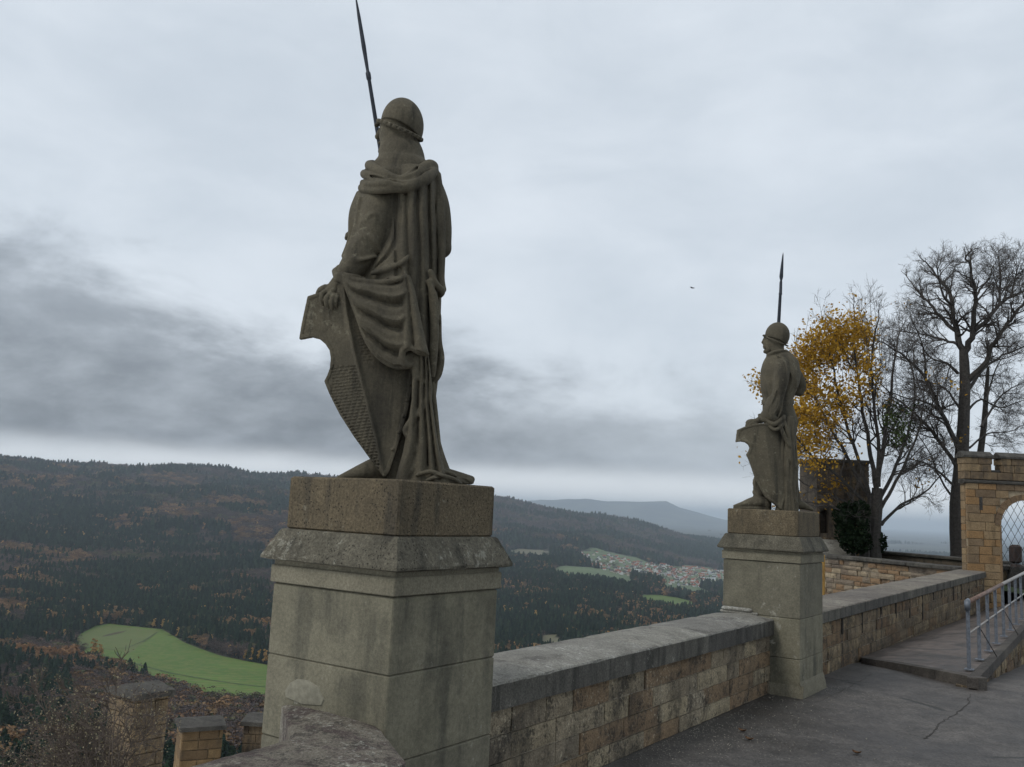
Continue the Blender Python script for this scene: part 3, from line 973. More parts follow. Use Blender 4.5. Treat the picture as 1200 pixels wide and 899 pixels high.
    # hood rolled over the shoulders
    for q, r in (([(500, 196, 22), (507, 196, 2), (501, 194, -16), (484, 204, -38), (468, 210, -42), (450, 204, -39), (436, 195, -24), (434, 194, 2), (446, 194, 24)], [6, 7, 6.5, 5.5, 5, 6, 5.6, 6, 6]),
                 ([(508, 203, 10), (507, 201, -10), (497, 209, -34), (476, 218, -45), (452, 214, -46), (432, 206, -28), (427, 204, -6), (432, 204, 16)], [6, 6.5, 7.5, 7, 6, 5, 5, 5]),
                 ([(500, 208, -30), (484, 217, -43), (462, 220, -48), (440, 222, -43), (426, 221, -26), (424, 220, -6), (428, 218, 14)], [4, 5.5, 5, 4.5, 4.5, 4.5, 4.5]),
                 ([(470, 211, -45), (452, 214, -50), (434, 216, -38), (425, 214, -20)], [3, 4, 4, 3.6])):
        c.tube(q, r, 2.0, steps=6)
    for q, r in (([(504, 198, -26), (488, 206, -45), (470, 208, -50), (455, 207, -47)], [1, 2.0, 2.4, 1]),
                 ([(474, 214, -52), (456, 210, -51), (438, 207, -40), (429, 205, -28)], [1, 1.8, 2.0, 1.2]),
                 ([(476, 220, -52), (455, 219, -54), (438, 219, -48), (426, 217, -34)], [.8, 1.5, 1.6, 1]),
                 ([(497, 192, -20), (484, 199, -42), (470, 204, -48)], [1, 1.8, 1])):
        c.tube(q, r, 1.2, sub=True)
    sculpt('cloak', c, dr, st, root, PTOP)

    # ---- tournament shield with its notch, ridge, raised rim and scale pattern
    c = Clay((326, 322, -66), (494, 570, -8), 0.9)
    rx = np.array([404.0, 408, 418, 432.5, 444, 451.5]); ry = np.array([328.0, 367, 417, 474.6, 521, 558])

    def wsh(X, Y):
        xr = np.interp(Y, ry, rx)
        t = X - xr
        return -41 + 0.30 * np.maximum(-t, 0) + 0.20 * np.maximum(t, 0) + np.clip((Y - 330) / 230, 0, 1) * 4 - 3.5 * np.exp(-(t / 3.0) ** 2)
    outline = [(360, 347), (374.7, 343.5), (392, 334), (410, 326), (440, 330), (470, 360), (482, 400), (484.6, 431), (482.5, 455), (478.5, 480), (472, 505), (465, 530), (457.5, 553), (453.5, 559), (450, 558.5),
               (443, 550), (434, 538), (415, 512), (398, 486), (386, 463), (379.3, 446.5), (383, 440), (386.5, 432), (388, 420), (386.5, 411), (381.5, 403.5), (374, 397), (365, 394.3), (348.5, 396.3), (352, 379)]
    c.slab(outline, wsh, 5.5, 1.0, rim=(4.0, 1.0))
    for q in ((481, 452), (478.3, 470), (474, 488), (468.5, 507), (462, 527)):
        c.ell((q[0] - 1.5, q[1], float(wsh(np.array(q[0]), np.array(q[1]))) - 3.6), (1.8, 1.8, 2.2), .6)
    # scales on the left field and on the band by the ridge
    for i in range(64):
        y = 350 + i * 3.6
        x1 = float(np.interp(y, ry, rx))
        for xa, xb in ((None, x1 - 3.5), (x1 + 4, x1 + 17)):
            if xa is None:
                if y < 428: continue
                xa = {True: 386 + (y - 463) * 0.56, False: 382 + 3 * math.sin((y - 425) * .1)}[y > 463] + 5
            elif y > 425 or y < 362:
                continue
            if xb - xa < 3: continue
            n = 8
            P = [(xa + (xb - xa) * j / n, y + (xb - xa) * (0.10 - 0.10 * j / n) * 1.0 - 0.14 * (xa + (xb - xa) * j / n - xb) * 0.2) for j in range(n + 1)]
            P = [(x, yy, float(wsh(np.array(x), np.array(yy))) - 2.7) for x, yy in P]
            c.tube(P, 0.95, 0.3, sub=True, steps=1)
            for j in range(int((xb - xa) / 6.2) + 1):
                x = xa + 2 + j * 6.2 + (i % 2) * 3.1
                if x < xb - 1:
                    c.cone((x, y, float(wsh(np.array(x), np.array(y))) - 2.7), (x, y + 3.2, float(wsh(np.array(x), np.array(y + 3))) - 2.7), 0.9, 0.9, 0.3, sub=True)
    c.tube([(384, 362, -33), (392, 372, -36), (387, 384, -34), (380, 390, -31)], 0.9, .4, sub=True, steps=3)
    sculpt('shield', c, dr, st, root, PTOP)

    # ---- iron spear held upright on the far side
    b = MB()
    def sp(y, w=52):
        x = 417 + (y - 0) * 0.161
        return dr.pts(np.array([[x, y, w]], float))[0]
    ks = dr.k
    ys_ = [-8, -4, 20, 55, 80, 84, 86, 92, 94, 180, 300, 450, 562]
    rs_ = [.3, .9, 2.3, 3.0, 2.2, 2.2, 3.4, 3.4, 2.5, 2.9, 3.0, 3.0, 3.0]
    # correct for the spear standing a little behind the drawing plane
    def sp2(y):
        p = at_depth(417.5 + y * 0.161, y, D1 + 52 * ks)
        return p
    P = [sp2(y) for y in ys_]
    P[-1][2] = PTOP + 0.002
    b.tube(P, [r * ks for r in rs_], 10)
    b.build('spear', M['iron'], root, True)
    return root


statue_cloaked()


# ------------------------------------------------------------------ the bare-armed knight in profile on the far pier
def statue_profile():
    root = thing('knight_statue', (PIER2[0], PIER2[1], PTOP), 'dark stone knight in profile wearing a close tunic, on the far statue pier', 'statue', 'stone knights on the piers')
    dr = Drawing(2.81, 840.0, 2.81, 290.0, D2, PTOP)
    st = M['statue']
    kw = dict(vp=(-694.0, 857.0), F=2911.0)
    c = Clay((40, 236, -80), (336, 884, 84), 2.2, **kw)
    # head and face turned to the left
    c.ell((196, 300, 0), (32, 40, 30), 2)
    c.ell((174, 314, 0), (22, 30, 20), 6)
    c.cone((158, 296, 0), (151, 313, 0), 3.0, 4.5, 3)
    c.tube([(157, 290, -14), (153.5, 290, 0), (157, 290, 14)], 3.4, 3)
    c.tube([(157, 327, -7), (153.5, 327, 0), (157, 327, 7)], 2.6, 2)
    c.tube([(158, 332, -6), (154.5, 332, 0), (158, 332, 6)], 2.2, 2)
    c.ell((161, 343, 0), (8, 7, 8), 4)
    for s in (-1, 1):
        c.ell((158.5, 300, 9 * s), (4, 3.2, 4), 1.5, sub=True)
        c.ell((160.5, 300.5, 9 * s), (3.2, 2.4, 3.2), .5)
        c.tube([(166, 318, 16 * s), (170, 336, 17 * s)], [3, 6], 4)
    c.tube([(190, 330, 0), (196, 352, 0), (204, 378, 0)], [27, 27, 34], 8)
    c.tube([(172, 352, -14), (190, 344, -31), (214, 340, -30), (234, 346, -18), (246, 362, 0), (240, 358, 20), (214, 346, 31), (188, 346, 28), (170, 354, 10), (170, 355, -8)], 5.5, 3)
    # trunk in a close tunic
    c.loft([(352, 168, 246, 0, 32), (372, 156, 264, 0, 46), (400, 147, 272, 0, 52), (440, 145, 272, 0, 52), (470, 147, 262, 0, 46), (495, 152, 252, 0, 42), (520, 152, 250, 0, 42),
            (548, 152, 258, 0, 46), (572, 156, 264, 0, 48), (600, 160, 262, 0, 46), (640, 152, 258, 0, 42), (700, 140, 262, 0, 36)], k=4)
    for y0, dy in ((505, 0), (512, 6)):
        c.tube([(150, y0, 2), (172, y0 + 6, -38), (206, y0 + 8, -44), (240, y0 + 4, -30), (252, y0, 0), (238, y0, 32), (200, y0, 44), (168, y0, 36), (150, y0, 4)], 3.6, 2)
    # sleeve pleats and the full left arm
    c.tube([(212, 392, -40), (212, 430, -50), (206, 468, -52), (200, 494, -48)], [25, 25, 21, 18], 6)
    c.tube([(200, 494, -48), (184, 528, -50), (165, 552, -46), (146, 566, -40)], [20, 24, 20, 12], 5)
    c.tube([(176, 500, -50), (170, 530, -60), (178, 556, -60), (196, 570, -52)], [10, 14, 15, 10], 6)
    c.tube([(146, 566, -40), (130, 572, -38), (116, 576, -36)], [11, 9, 10], 4)
    for q in ([(196, 470, -70), (184, 500, -72), (172, 530, -72)], [(210, 486, -66), (200, 520, -72), (188, 552, -72)], [(218, 500, -58), (212, 536, -64), (200, 566, -64)]):
        c.tube(q, [2, 4, 2], 3)
    for q in ([(190, 484, -72), (178, 514, -76), (172, 546, -74)], [(206, 500, -70), (196, 534, -76), (186, 560, -74)]):
        c.tube(q, [1, 3, 1], 2, sub=True)
    c.tube([(140, 552, -46), (150, 566, -56), (164, 578, -54)], [5, 6, 5], 3)
    for a in (((114, 572, -42), (104, 576, -46), (98, 586, -46), (98, 594, -44)), ((118, 578, -44), (108, 584, -49), (104, 592, -48), (105, 600, -46)),
              ((124, 582, -44), (116, 590, -50), (113, 598, -48), (115, 604, -46)), ((131, 582, -42), (125, 590, -48), (124, 597, -46), (126, 602, -44))):
        c.tube(a, [5.4, 5, 4.4, 3.4], 1.0, steps=3)
    c.tube([(116, 570, -32), (104, 572, -28), (98, 578, -26)], [6, 5, 4], 2, steps=3)
    c.tube([(238, 384, -44), (240, 430, -46), (232, 470, -46), (222, 500, -44)], [2, 5, 5, 3], 5, sub=True)
    c.tube([(186, 392, -50), (184, 430, -54), (182, 466, -56)], [2, 5, 3], 5, sub=True)
    c.tube([(232, 392, -44), (252, 420, -40), (262, 460, -30)], [3, 7, 4], 8)
    c.tube([(196, 356, -44), (220, 366, -46), (244, 378, -34)], [2, 3, 2], 3)
    # right arm behind, elbow out to the right, holding the spear
    c.tube([(236, 392, 30), (262, 424, 46), (277, 456, 50), (272, 476, 52)], [24, 21, 17, 14], 6)
    c.tube([(272, 476, 52), (250, 474, 60), (222, 462, 66), (205, 452, 70)], [14, 13, 11, 9], 4)
    c.ell((200, 450, 72), (12, 11, 12), 3)
    for i in range(4):
        c.tube([(194, 440 + i * 6, 64), (188, 440 + i * 6, 76), (198, 441 + i * 6, 84)], 3.6, 1, steps=3)
    # hips, skirt of the tunic with pleats, knotted purse at the back
    c.tube([(246, 556, -26), (258, 566, -18), (262, 582, -14)], [8, 9, 6], 3)
    c.ell((250, 576, -32), (11, 14, 11), 3)
    for x in (222, 232, 242, 252):
        c.tube([(x, 580, -44 + (x - 222) * .7), (x + 4, 640, -42 + (x - 222) * .8)], [4, 5], 3)
    # legs
    c.tube([(176, 640, -14), (158, 720, -16), (142, 780, -18), (136, 822, -18)], [34, 26, 21, 15], 6)
    c.tube([(230, 640, 14), (238, 720, 14), (250, 790, 10), (262, 834, 6)], [32, 26, 19, 14], 6)
    c.tube([(130, 752, -28), (126, 775, -30), (130, 796, -28)], [6, 8, 6], 4)
    c.tube([(124, 806, -18), (150, 808, -30), (164, 806, -18)], [7, 7, 7], 3)
    # pointed shoes
    c.tube([(56, 851, -22), (84, 846, -20), (110, 840, -18), (140, 836, -18), (158, 842, -18)], [3, 9, 15, 21, 20], 4)
    c.tube([(56, 858, -22), (100, 858, -20), (160, 858, -18)], [3, 9, 14], 3)
    c.tube([(250, 846, 6), (276, 848, 4), (298, 856, 0), (316, 864, -2)], [17, 14, 9, 4], 4)
    # a small slab under the feet
    sculpt('body', c, dr, st, root, PTOP)

    c = Clay((148, 238, -50), (252, 345, 50), 1.5, **kw)
    nrm = (0.42, -1.0, 0.0)
    dd = 0.42 * 194 - 309
    c.ell((199.5, 290, 0), (39.5, 43, 37), 0, cut=nrm + (dd,))
    for a in range(40):
        t0, t1 = 2 * PI * a / 40, 2 * PI * (a + 1) / 40
        def rim(t):
            x = 198.0 + 35.8 * math.cos(t)
            return (x, 0.42 * x - dd, 34.5 * math.sin(t))
        def rim2(t):
            x, y, w = rim(t)
            return (x, y - 1, w)
        c.cone(rim2(t0), rim2(t1), 2.2, 2.2, 2.5)
    sculpt('helmet', c, dr, st, root)

    # mantle gathered at the hip and falling behind the shield
    c = Clay((130, 540, -84), (300, 880, 60), 2.0, **kw)
    c.loft([(560, 196, 246, -30, 20), (600, 190, 250, -30, 26), (660, 186, 253, -28, 30), (720, 186, 259, -24, 32), (790, 190, 257, -22, 32), (868, 186, 262, -20, 34)], k=2,
           folds=lambda X, Y, W, a: 7.0 * (1 - np.abs(np.sin(X * 0.165 + 0.5 * np.sin(Y * 0.02))) ** 0.6) * np.clip((Y - 570) / 60, 0, 1) * (W < 10))
    for q, r in (([(160, 566, -58), (188, 582, -66), (214, 566, -60), (222, 556, -52)], [5, 8, 8, 6]),
                 ([(164, 580, -58), (190, 600, -66), (212, 588, -62), (220, 566, -54)], [4, 6, 7, 6]),
                 ([(206, 580, -62), (222, 620, -64), (240, 656, -60)], [6, 7, 4]),
                 ([(216, 560, -56), (236, 620, -56), (246, 680, -52), (257, 722, -46)], [7, 7, 7, 6]),
                 ([(236, 650, -52), (244, 690, -54), (256, 724, -50)], [5, 7, 6]),
                 ([(254, 726, -42), (253, 780, -40), (256, 836, -36)], [6, 6, 7]),
                 ([(246, 730, -46), (246, 790, -46), (250, 862, -42)], [7, 7, 9]),
                 ([(228, 760, -46), (230, 810, -48), (226, 862, -46)], [7, 7, 9]),
                 ([(208, 840, -44), (206, 864, -44)], [7, 10])):
        c.tube(q, r, 3)
    for q in ([(212, 590, -70), (228, 640, -68), (236, 690, -62)], [(238, 740, -56), (238, 800, -56), (238, 862, -54)], [(254, 740, -52), (255, 800, -50), (258, 860, -46)], [(174, 584, -66), (192, 594, -73), (208, 580, -70)]):
        c.tube(q, [1.5, 3.6, 2.5], 2, sub=True)
    sculpt('mantle', c, dr, st, root, PTOP)

    c = Clay((44, 560, -100), (270, 880, -10), 1.8, **kw)
    rx = np.array([150.0, 160, 172, 190, 206]); ry = np.array([580.0, 660, 740, 810, 862])

    def wsh(X, Y):
        t = X - np.interp(Y, ry, rx)
        return -62 + 0.30 * np.maximum(-t, 0) + 0.30 * np.maximum(t, 0) + np.clip((Y - 580) / 280, 0, 1) * 10
    ol = [(69, 600), (92, 590), (120, 582), (160, 580), (190, 586), (216, 602), (234, 634), (244, 672), (248, 710), (242, 752), (232, 796), (220, 832), (208, 863), (203, 863), (190, 848),
          (160, 824), (138, 786), (124, 752), (112, 716), (104, 694), (98, 682), (104, 672), (108, 660), (104, 650), (94, 642), (80, 639), (65, 641)]
    c.slab(ol, wsh, 10, 1.5, rim=(7, 2.0))
    sculpt('shield', c, dr, st, root, PTOP)

    b = MB()
    ks = dr.k
    f = lambda x, y: at_depth(840 + x / 2.81, 290 + y / 2.81, D2 + 66 * ks)
    ln = [(218.5, 17), (217.8, 26), (215, 60), (212.3, 96), (212, 104), (212, 108), (211, 116), (210, 150), (209.5, 153), (209, 156), (204, 245), (196, 400), (174, 860)]
    rs = [.4, 2.2, 4.6, 6.6, 5.0, 3.4, 4.8, 5.2, 6.4, 5.0, 5.8, 5.8, 5.8]
    P = [f(*q) for q in ln]
    P[-1][2] = PTOP + 0.002
    b.tube(P, [r * ks for r in rs], 10)
    b.build('spear', M['iron'], root, True)


statue_profile()


# ------------------------------------------------------------------ the terrace: asphalt, parapets, piers
def road_z(x, y):
    return -0.068 * max(0.0, y - 12.3) if y < 20 else -0.524


def build_ground():
    b = MB()
    # graded sheet; slopes gently down past the raised walk
    xs = [-3.25, -2.4, -1.5, 0, 3, 9, 30]
    ys = [-14, -4, 0, 4, 8, 11, 12.3, 14, 16, 18, 20, 26, 40]
    V = [(x, y, road_z(x, y)) for y in ys for x in xs]
    n = len(xs)
    F = [(j * n + i, j * n + i + 1, (j + 1) * n + i + 1, (j + 1) * n + i) for j in range(len(ys) - 1) for i in range(n - 1)]
    b.add(V, F)
    o = b.build('road', M['asphalt'])
    tag(o, kind='structure')
    # raised walk beside the long wall, its kerb and flank
    def top(x, y):
        t = (y - 11.6) / 5.5
        zr = 0.135 + 0.016 * (y - 11.6)
        zl = 0.03 - 0.0175 * (y - 12.9)
        u = min(1, max(0, (x + 3.05) / 1.6))
        return zl * (1 - u) + zr * u
    b = MB()
    L = [(-3.03, 12.87), (-3.03, 15), (-3.03, 18), (-3.03, 22), (-3.03, 26.5), (-3.03, 34)]
    Rr = [(-1.56, 11.74), (-1.56, 15), (-1.56, 18), (-1.56, 22), (-1.56, 26.5), (-1.56, 34)]
    V = []
    N = 8
    for (a, c_) in zip(L, Rr):
        for i in range(N + 1):
            x = a[0] + (c_[0] - a[0]) * i / N
            y = a[1] + (c_[1] - a[1]) * i / N
            V.append((x, y, top(x, y)))
    F = [(j * (N + 1) + i, j * (N + 1) + i + 1, (j + 1) * (N + 1) + i + 1, (j + 1) * (N + 1) + i) for j in range(len(L) - 1) for i in range(N)]
    b.add(V, F)
    o = b.build('raised_pavement', M['walk'])
    tag(o, kind='structure')
    # kerb stones along the front and the right hand edge
    b = MB()
    def kerb_run(p, q, w, n):
        p, q = np.array(p), np.array(q)
        d = (q - p) / np.linalg.norm(q - p)
        nn = np.array([-d[1], d[0]])
        for i in range(n):
            a, c_ = p + (q - p) * (i / n) + d * .003, p + (q - p) * ((i + 1) / n) - d * .003
            A = [a, c_, c_ + nn * w, a + nn * w]
            b.tint = rng.random()
            zt = [top(*x) + 0.006 for x in A]
            zb = [road_z(*x) - 0.06 if q[0] != p[0] else top(*x) - .115 for x in A]
            b.add([(x[0], x[1], z) for x, z in zip(A, zb)] + [(x[0], x[1], z - .012) for x, z in zip(A, zt)] +
                  [(x[0] + (m_[0] - x[0]) * .012, x[1] + (m_[1] - x[1]) * .012, z) for x, z, m_ in zip(A, zt, [(a + c_ + nn * w) / 2] * 4)],
                  [(3, 2, 1, 0), (0, 1, 5, 4), (1, 2, 6, 5), (2, 3, 7, 6), (3, 0, 4, 7), (4, 5, 9, 8), (5, 6, 10, 9), (6, 7, 11, 10), (7, 4, 8, 11), (8, 9, 10, 11)])
    kerb_run((-3.0, 12.77), (-1.46, 11.62), 0.13, 3)
    kerb_run((-1.455, 11.62), (-1.455, 34), 0.12, 18)
    o = b.build('kerb', M['kerb'])
    tag(o, kind='structure')
    b = MB()
    course_wall(b, (-1.475, 11.70, 0), (0, 1), 22, [.15, .14, .16, .15, .14], -.72, .3, 31, lens=(.3, .7), rough=.012, gap=.012, bev=.006, zfun=lambda s: .016 * s)
    b.tint = .3
    b.box((-1.60, 11.72 + 11, -.42), (.22, 22, .88))
    o = b.build('retaining_wall', M['rubble_dark'])
    tag(o, 'low stone flank holding up the raised walk, under the railing', 'wall')
    return top




def course_wall(b, p, u, length, courses, zb, thick, seed, lens=(0.28, 0.62), rough=0.012, gap=0.008, bev=0.010, zfun=None, mat=0, tint=(0, 1)):
    """coursed blocks; the front faces look along +w where w = u turned right; each block has its own face depth, size and wear"""
    rr_ = random.Random(seed)
    p = np.array(p, float); u = np.array((u[0], u[1], 0.0)); u /= np.linalg.norm(u)
    w = np.array([u[1], -u[0], 0.0])
    z = zb
    b.mat = mat
    for h in courses:
        s = -rr_.uniform(0, lens[0])
        while s < length:
            l_ = rr_.uniform(*lens)
            a, e = max(s, 0), min(s + l_, length)
            if e - a > 0.05:
                out = rr_.uniform(-.2 * rough, rough * 1.9)
                b.tint = rr_.uniform(*tint)
                g_ = gap / 2
                n, m_ = max(2, int((e - a) / 0.07)), max(2, int(h / 0.06))
                V, F = [], []
                for j in range(m_ + 1):
                    for i in range(n + 1):
                        x = a + g_ + (e - a - gap) * i / n
                        y = z + g_ + (h - gap) * j / m_
                        edge = i in (0, n) or j in (0, m_)
                        d = out + (rr_.uniform(-.3, .3) * rough if not edge else -bev - rr_.uniform(0, 1) * bev * .7)
                        jx = rr_.uniform(-.25, .25) * gap if edge else 0
                        q = p + u * (x + jx) + w * d
                        V.append((q[0], q[1], y + jx + (zfun(s) if zfun else 0)))
                nn = len(V)
                for j in range(m_):
                    for i in range(n):
                        k = j * (n + 1) + i
                        F.append((k, k + 1, k + n + 2, k + n + 1))
                # returns into the joint
                ring = [i for i in range(n + 1)] + [j * (n + 1) + n for j in range(1, m_ + 1)] + [m_ * (n + 1) + i for i in range(n - 1, -1, -1)] + [j * (n + 1) for j in range(m_ - 1, 0, -1)]
                for k in ring:
                    V.append(tuple(np.array(V[k]) - w * (bev * 2 + .035)))
                for k in range(len(ring)):
                    k2 = (k + 1) % len(ring)
                    F.append((ring[k2], ring[k], nn + k, nn + k2))
                b.add(V, F)
            s += l_
        z += h
    return z


walk_top = build_ground()


def crack_line(pts, w, name, seed):
    rr_ = random.Random(seed)
    P = []
    for px, py in pts:
        d = ray(px, py); t = -EYE / d[2]
        P.append(np.array([d[0] * t, d[1] * t]))
    Q = []
    for i in range(len(P) - 1):
        for k in range(7):
            f = k / 7
            Q.append(P[i] * (1 - f) + P[i + 1] * f + np.array([rr_.uniform(-.016, .016), rr_.uniform(-.016, .016)]))
    b = MB()
    V = []
    for i, q in enumerate(Q):
        d = Q[min(i + 1, len(Q) - 1)] - Q[max(i - 1, 0)]
        nn = np.array([-d[1], d[0]]) / (np.linalg.norm(d) + 1e-9)
        ww = w * rr_.uniform(.25, 1.2)
        for s in (-1, 1):
            r_ = q + nn * s * ww
            V.append((r_[0], r_[1], road_z(r_[0], r_[1]) + .004))
    b.add(V, [(2 * i, 2 * i + 1, 2 * i + 3, 2 * i + 2)[::-1] for i in range(len(Q) - 1)])
    tag(b.build(name, M['bark_dark']), kind='structure')


crack_line([(1138, 814), (1133, 826), (1118, 838), (1103, 846), (1092, 858), (1082, 868)], .007, 'road_crack', 3)
crack_line([(1022, 790), (1000, 803), (975, 815), (955, 824)], .003, 'road_crack', 4)


def coping_stone(parent, y0, y1, x_in, x_out, zt, th, mat, seed, ridge=0.03, name='coping_stone'):
    """one weathered coping stone: front arris rounded, top slightly saddle-backed, chipped edges"""
    rr_ = random.Random(seed)
    b = MB()
    b.tint = rr_.random()
    W = x_in - x_out
    prof = [(0, -th), (0, -.012), (-.010, 0.0), (-.09 * W - .02, ridge * .4), (-W * .38, ridge), (-W * .62, ridge), (-W + .03, ridge * .3), (-W, -.012), (-W, -th)]
    n = max(3, int((y1 - y0) / 0.09))
    V, F = [], []
    m_ = len(prof)
    for i in range(n + 1):
        y = y0 + (y1 - y0) * i / n
        e = 0.006 if i in (0, n) else 0
        for j, (a, c_) in enumerate(prof):
            jit = rr_.uniform(-.0012, .0012)
            chip = -rr_.random() ** 14 * .016 if j in (1, 2) else 0
            V.append((x_in + a + jit + (chip if j == 1 else 0) - (e if a == 0 else 0), y, zt + c_ + jit + chip - (e if 1 <= j <= 7 else 0)))
    for i in range(n):
        for j in range(m_):
            k = (j + 1) % m_
            F.append((i * m_ + j, i * m_ + k, (i + 1) * m_ + k, (i + 1) * m_ + j))
    F.append(tuple(range(m_)))
    F.append(tuple(n * m_ + j for j in range(m_ - 1, -1, -1)))
    b.add(V, F)
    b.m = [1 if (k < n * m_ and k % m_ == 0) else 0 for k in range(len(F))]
    return b.build(name, [mat, M['coping_face']], parent)


XW = -3.165                                                # road face of the parapets


def parapet_between():
    root = thing('parapet_wall', (XW, 6.8, 0), 'low parapet of coursed pale stone blocks with a grey coping, between the two statue piers', 'wall', 'parapets of the terrace')
    b = MB()
    ln = 9.56 - 4.03
    course_wall(b, (XW, 4.03, 0), (0, 1), ln, [0.135, 0.150, 0.155, 0.158], 0.0, 0.5, 3, lens=(0.30, 0.72), rough=0.006, gap=.009, bev=.004)
    o = b.build('block_face', M['rubble'], root)
    b = MB()
    b.mat = 0
    b.box((XW - 0.291, 4.03 + ln / 2, -1.2), (0.56, ln - .002, 3.6))
    b.build('core', M['mortar'], root)
    js = [4.03]
    for x in (645, 748, 822.5, 880):                       # measured joints
        pass
    js = [4.035, 5.02, 6.55, 7.75, 8.9, 9.745]
    for i in range(len(js) - 1):
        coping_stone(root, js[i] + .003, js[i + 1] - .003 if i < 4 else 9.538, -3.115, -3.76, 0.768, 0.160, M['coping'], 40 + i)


parapet_between()


def pier(loc, label, seed, foot):
    cx, cy = loc[0], loc[1]
    root = thing('statue_pier', (cx, cy, 0), label, 'pedestal', 'piers carrying the knights')
    rr_ = random.Random(seed)
    h = 0.421
    # shaft in three smooth courses with hairline joints
    b = MB()
    zs = [-0.03, 0.60, 1.0, 1.36] if seed != 2 else [-0.03, 0.38, 0.79, 1.36]
    if seed == 1:
        zs = [-0.03, 0.60, 1.0, 1.36]
    for i in range(len(zs) - 1):
        b.tint = rr_.uniform(.3, .7)
        b.box((cx, cy, (zs[i] + zs[i + 1]) / 2), (2 * h, 2 * h, zs[i + 1] - zs[i] - .003), bev=0.006)
    b.tint = .5
    b.box((cx, cy, 0.68), (2 * h - .02, 2 * h - .02, 1.3))
    b.box((cx, cy, -2.0), (2 * h - .02, 2 * h - .02, 3.9))
    b.build('shaft', M['pillar'], root)
    # flat necking band, a little proud, with a cavetto under the drip
    b = MB()
    b.box((cx, cy, 1.408), (2 * h + .028, 2 * h + .028, .090), bev=.005)
    b.tint = .35
    b.box((cx, cy, 1.469), (2 * h + .005, 2 * h + .005, .036), bev=.003)
    b.build('necking_band', M['band'], root)
    # drip stone: splayed roof on four sides
    b = MB()
    e, t = h + .055, h - .02
    V = []
    levels = [(e - .03, 1.478), (e, 1.486), (e, 1.500), (t + .012, 1.632), (t, 1.640)]
    N = 10
    for k, (r_, z) in enumerate(levels):
        for s in range(4):
            for i in range(N):
                f = i / N * 2 - 1
                x, y = [(f, -1), (1, f), (-f, 1), (-1, -f)][s]
                j = rr_.uniform(-.0007, .0007) - (rr_.random() ** 14 * .010 if k in (1, 2) else 0)
                V.append((cx + x * (r_ + j), cy + y * (r_ + j), z + j))
    n = 4 * N
    F = [(k * n + i, k * n + (i + 1) % n, (k + 1) * n + (i + 1) % n, (k + 1) * n + i) for k in range(len(levels) - 1) for i in range(n)]
    F += [tuple(range(n - 1, -1, -1)), tuple(range((len(levels) - 1) * n, len(levels) * n))]
    b.add(V, F)
    b.build('drip_stone', M['cap'], root)
    # plinth block
    b = MB()
    b.box((cx, cy, 1.7765), (2 * (h - .028), 2 * (h - .028), .275), bev=.010)
    b.build('plinth_block', M['plinth'], root)
    return root


p1 = pier(PIER1, 'near statue pier with a mortar patch on its face, biggest pedestal, under the cloaked knight', 1, 0)
p2 = pier(PIER2, 'far statue pier standing between the low parapet and the long wall, under the profile knight', 2, 1)


def slump(name, parent, cx, cy, cz, pts, nrm, th, mat):
    """an uneven pad of mortar on a vertical face; pts in (along, up)"""
    b = MB()
    n = np.array(nrm, float)
    a = np.array([-n[1], n[0], 0])
    c0 = np.array([cx, cy, cz])
    m_ = len(pts)
    C_ = np.mean(pts, 0)
    V = []
    for s, d in ((1.0, 0.0), (0.96, th * .8), (0.8, th), (0.4, th * 1.15)):
        for p in pts:
            q = C_ + (np.array(p) - C_) * s
            V.append(c0 + a * q[0] + ZZ * q[1] + n * d)
    V.append(c0 + a * C_[0] + ZZ * C_[1] + n * th * 1.1)
    F = [(k * m_ + i, k * m_ + (i + 1) % m_, (k + 1) * m_ + (i + 1) % m_, (k + 1) * m_ + i) for k in range(3) for i in range(m_)]
    F += [(3 * m_ + i, 3 * m_ + (i + 1) % m_, 4 * m_) for i in range(m_)]
    b.add(V, F)
    return b.build(name, mat, parent, False)


# patch over the near coping's end and the broken coping stub on the far pier
slump('mortar_patch', p1, -3.40, 3.199, 0.835, [(-.125, -.03), (.0, -.045), (.135, -.03), (.15, 0), (.12, .03), (.10, .055), (.03, .075), (-.05, .07), (-.10, .045), (-.135, .0)], (0, -1, 0), .007, M['patch'])
b = MB()
b.box((-3.52, 9.515, 0.832), (.34, .05, .045), bev=.015)
b.box((-3.50, 9.52, 0.80), (.42, .035, .03), bev=.01)
b.build('coping_stub', M['coping'], p2)
# splayed mortar foot on the far pier
b = MB()
b.tint = .4
for s, z, r_ in ((0, .0, 0),):
    b.extrude([(0, -.05), (.045, -.05), (.035, .03), (.012, .13), (0, .16)], (PIER2[0] + .421, 9.53, 0), (0, 1, 0), (1, 0, 0), .86)
    b.extrude([(0, -.05), (.03, -.05), (.02, .05), (0, .12)], (-3.17, 9.539, 0), (1, 0, 0), (0, -1, 0), .36)
b.build('splayed_foot', M['band'], p2)


